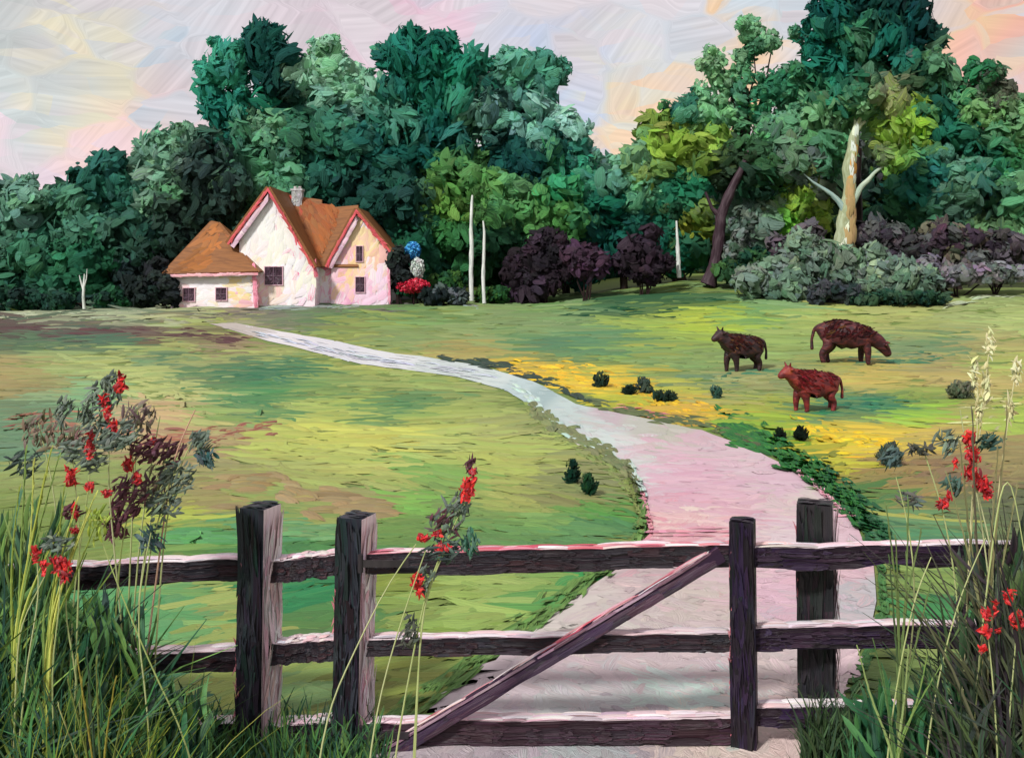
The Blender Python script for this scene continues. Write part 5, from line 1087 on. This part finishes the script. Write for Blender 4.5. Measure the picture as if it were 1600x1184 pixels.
plant('left hand weed with a plump red bud hanging over yellow blades', [[(112,700),(118,760),(126,850),(120,980)]], [(112,705,20,14,35,GL,.4),(100,640,12,20,30,GL,1.3)], [(111,745,11,17,30),(139,760,7,6,14)], Y=4.7)
plant('left hand weed with small drops of red up its middle stem', [[(142,690),(140,760),(120,880),(110,1000)]], [(145,720,22,14,36,GL,.3),(180,690,26,14,40,GL,.4)], [(141,700,7,16,20),(143,680,5,8,10),(165,770,6,6,12)], Y=4.85)
plant('burgundy leaved weed with dark red flowers in the middle of the left clump', [[(205,690),(212,760),(190,840),(180,960)]], [(225,700,28,20,60,BU,.6),(200,775,24,34,80,BU,.9),(180,820,18,26,44,BU,1.1)], [(200,725,10,14,20),(214,745,7,12,16)], Y=5.0)
plant('grey leaved weed with spiky bluish leaves reaching right over the left rail', [[(272,735),(255,790),(236,845),(222,950),(218,1060)]], [(275,745,28,24,70,GL,.6),(250,790,28,22,60,GL,.5),(235,840,18,18,44,[(80,100,100),(50,84,84)],-.8)], [(240,690,6,7,12)], Y=5.05)
plant('hazy burgundy and olive seed heads leaning behind the left hand red flowers', [[(215,640),(212,720),(206,820),(200,960)],[(262,700),(240,790),(220,900)],[(60,660),(84,760),(96,900)],[(250,650),(230,760),(214,880)]],
      [(215,650,26,22,50,[(120,100,96),(100,84,84),(110,110,84)],1.2),(258,705,26,20,50,BU+[(120,84,84)],.8),(70,675,34,26,60,[(130,110,90),(110,90,84),(100,110,84)],1.3),(235,760,30,30,60,[(96,70,74),(110,104,80),(84,60,66)],1.0),(120,690,26,22,40,[(110,110,90),(130,90,88)],1.1),(40,720,24,22,40,[(60,80,70),(50,64,60)],.6)], [], Y=5.2)
plant('slender stalk with a tuft of dark grey leaves standing right of the left clump', [[(300,690),(276,740),(262,800),(250,900)]], [(312,690,18,16,40,GL,.9),(322,715,14,16,34,[(40,84,84),(80,96,96)],-1.0)], [], Y=5.1)
plant('low left weed with a ragged scarlet flower head in front of the rail', [[(90,860),(96,930),(80,1040),(84,1150)]], [(85,850,22,16,34,GL,.7)], [(88,880,12,14,26),(100,890,13,20,36)], Y=4.5)
plant('thin left weed with two narrow dark red buds beside the scarlet flower head', [[(56,850),(62,930),(40,1050)],[(70,900),(30,980),(24,1080)]], [], [(56,865,6,16,16),(68,885,5,12,12)], Y=4.45)
plant('small weed with a little open pink red flower above the scarlet flower head', [[(118,810),(108,870),(100,960),(118,1040)]], [(112,800,14,12,20,BU,.5)], [(117,800,6,12,12),(116,828,7,5,12)], Y=4.6)
plant('tall stalk in front of the gate with a plump red bud and trailing red flowers', [[(742,725),(735,770),(705,830),(680,880),(655,960),(640,1060),(620,1150)],[(690,860),(660,960),(655,1020)],[(700,850),(664,930),(652,1060)]],
      [(737,730,7,18,14,BU,1.4),(715,790,18,22,50,GL,1.1),(695,820,24,22,56,GL+BU,1.0),(690,860,30,16,56,[(50,64,60),(80,100,92),(40,50,52)],.3),(735,850,14,18,34,[(80,110,96),(40,90,70)],-1.3),(665,905,14,18,26,GL,1.2),(640,990,14,26,30,[(60,70,60),(80,84,74)],.9)],
      [(731,765,14,21,44),(739,738,4,7,8),(742,750,4,4,6),(684,833,9,7,16),(690,856,13,7,20),(660,840,9,6,14),(652,908,10,14,26),(655,925,6,8,12)], Y=4.8)
plant('leaning grass stalk crossing the second fence post toward the tall red flower', [[(650,850),(600,920),(548,1030),(520,1090),(500,1170)]], [], [], Y=4.7, name='grass_stalk', cat='grass stalk', group='thin stalks before the fence')
plant('straight green grass stalk rising left of the trailing red flowers', [[(665,860),(630,960),(600,1060),(580,1160)]], [], [], Y=4.75, name='grass_stalk', cat='grass stalk', group='thin stalks before the fence')
plant('long pink stalk slanting down from the left rail to the low fence bottom', [[(155,835),(190,930),(240,1050),(290,1150)]], [(150,820,18,26,24,[(160,180,70),(130,150,60)],1.3)], [], Y=4.6, name='grass_stalk', cat='grass stalk', group='thin stalks before the fence')
plant('fine upright stalk crossing the top left rail', [[(236,832),(218,920),(216,1000),(228,1080)]], [], [], Y=4.6, name='grass_stalk', cat='grass stalk', group='thin stalks before the fence')
plant('short pink stalk leaning over the meadow above the left clump', [[(305,640),(290,672),(276,705),(262,760)]], [], [], Y=5.15, name='grass_stalk', cat='grass stalk', group='thin stalks before the fence', sc=(200,150,130), sc2=(220,190,160))
def tuft(label, bx, by, tips, Y, cols):
    o = np.array([(bx - 800) / F * Y, Y, 0.]); t = Acc(); gy = HY + F * CAMZ / Y
    for (x, y) in tips:
        c = lin(cols[rng.integers(0, len(cols))]); mx_, my_ = (bx * .55 + x * .45) + rng.normal(0, 5), by * .5 + y * .5
        pts = curve_pts([(x, y), (mx_, my_), (bx + rng.normal(0, 3), by), (bx, gy)], Y, 12); r = np.linspace(.8, 3.2, 12) * Y / F
        n = 11; U = (pts[1:] - pts[:-1]) * .62; C = (pts[1:] + pts[:-1]) / 2; V = np.tile([1., 0, 0], (n, 1)) * r[1:, None]
        t.tube(pts, r * .7, c, jit(c[None], .2)[0], 5)
        t.dabs(C, U, V, jit(np.tile(c, (n, 1)), .1), jit(np.tile(c, (n, 1)), .3), nu=3, nv=3, bulge=.5, bend=.0, ragged=.05, taper=.1)
    tag(t.build('grass_tuft', M_NEAR, origin=o), label, 'grass tuft', 'long bladed grass tufts')
YG = [(170,180,80),(140,160,70),(120,146,76),(190,196,100)]
tuft('fan of bright yellow green blades at the left edge over the weeds', 22, 1000, [(80,700),(92,712),(70,740),(52,720),(60,780),(100,800),(92,830),(30,760),(40,700)], 4.6, YG)
tuft('bunch of olive blades leaning right beside the plump red bud', 70, 1010, [(150,770),(140,800),(120,780),(100,760),(160,790),(85,900)], 4.55, YG)
tuft('curving dark and gold blades low in the left corner', 160, 1300, [(120,1025),(135,1015),(150,1030),(105,1060),(180,1060),(90,1100),(200,1080)], 4.3, [(150,140,60),(60,80,60),(110,120,60),(40,60,50),(170,170,110)])
tuft('green blades bending left at the lower right corner', 1400, 1180, [(1340,1010),(1365,1000),(1420,1010),(1450,1020),(1380,1050),(1470,1040)], 4.5, [(110,140,70),(90,120,70),(140,160,100)])
tuft('thin olive blades rising in front of the right rails', 1408, 1100, [(1385,790),(1400,840),(1440,830),(1420,780),(1455,910),(1390,870)], 4.7, [(70,90,56),(100,120,70),(120,120,70)])
tuft('grey brown blades at the right edge above the thicket', 1540, 1000, [(1500,690),(1520,640),(1480,740),(1560,700),(1590,760),(1575,640)], 4.8, [(96,90,70),(120,116,80),(140,140,96)])
# right plants
plant('tallest right hand stalk with a long cascade of scarlet petals', [[(1512,670),(1520,740),(1535,800),(1555,880),(1548,980)],[(1500,640),(1510,700),(1530,780)]],
      [(1480,690,18,18,34,GL,.8),(1545,690,18,12,30,[(60,84,70),(40,70,60)],.3),(1490,755,14,16,26,[(60,96,84),(70,90,80)],.9)], [(1515,685,10,14,28),(1522,712,13,13,32),(1518,738,15,14,36),(1536,758,14,14,34),(1545,772,9,8,16),(1493,722,4,9,10)], Y=4.9)
plant('right hand stalk with a small forked red flower leaning left', [[(1442,700),(1455,740),(1472,790),(1490,880),(1500,980)]], [(1438,702,18,9,26,[(60,64,56),(84,84,74)],-.2)], [(1474,787,10,9,22),(1482,775,5,8,10)], Y=4.85)
plant('bluish tufted stalk in front of the right rail', [[(1400,745),(1416,800),(1428,880),(1430,960),(1415,1080)]], [(1394,715,16,16,36,[(84,104,96),(60,84,84)],.8),(1425,780,20,12,30,[(80,96,88),(90,84,80)],-.3)], [], Y=4.8)
for i_, (pts_, lb_) in enumerate((([(1548,520),(1540,600),(1528,700),(1518,820),(1510,950)], 'tallest straw plume rising above the right hand red flowers'), ([(1524,560),(1530,640),(1520,760),(1512,900)], 'shorter straw plume just left of the tallest one'), ([(1590,560),(1578,640),(1560,760),(1550,900)], 'straw plume leaning out toward the right edge'))):
    xx = [p_[0] for p_ in pts_]; yy_ = [p_[1] for p_ in pts_]
    plant(lb_, [pts_], [(xx[0] - 1, yy_[0] + 20, 5, 22, 22, [(200,200,150),(180,176,120),(214,214,176)], 1.5), (xx[1], yy_[1], 5, 30, 20, [(200,200,150),(170,160,110)], 1.5)], [], Y=4.95, name='straw_plume', cat='straw plume', group='straw plumes at the right', sc=(190,186,130), sc2=(214,210,170))
plant('drooping dark stem with red berries low at the right edge', [[(1540,960),(1548,1030),(1556,1120)]], [], [(1542,960,8,12,20),(1540,985,10,9,20),(1536,1012,6,6,14),(1556,950,4,14,10)], Y=4.5)
plant('right edge weed with a ragged red flower at rail height', [[(1590,960),(1584,1040),(1576,1130)]], [], [(1590,970,12,16,34),(1576,930,8,13,18),(1560,985,3,4,6)], Y=4.55)
plant('bent straw coloured stalk at the right edge', [[(1600,860),(1584,760),(1572,745),(1560,775),(1545,900),(1530,1010)]], [], [], Y=4.65, name='grass_stalk', cat='grass stalk', group='thin stalks before the fence')
plant('long pale stalk crossing the right rails from the upper right', [[(1540,840),(1500,930),(1470,1040),(1450,1150)]], [], [], Y=4.6, name='grass_stalk', cat='grass stalk', group='thin stalks before the fence')
plant('long pale stalk leaning right in front of the stouter right post', [[(1455,870),(1430,930),(1410,1020),(1390,1140)]], [], [], Y=4.55, name='grass_stalk', cat='grass stalk', group='thin stalks before the fence')
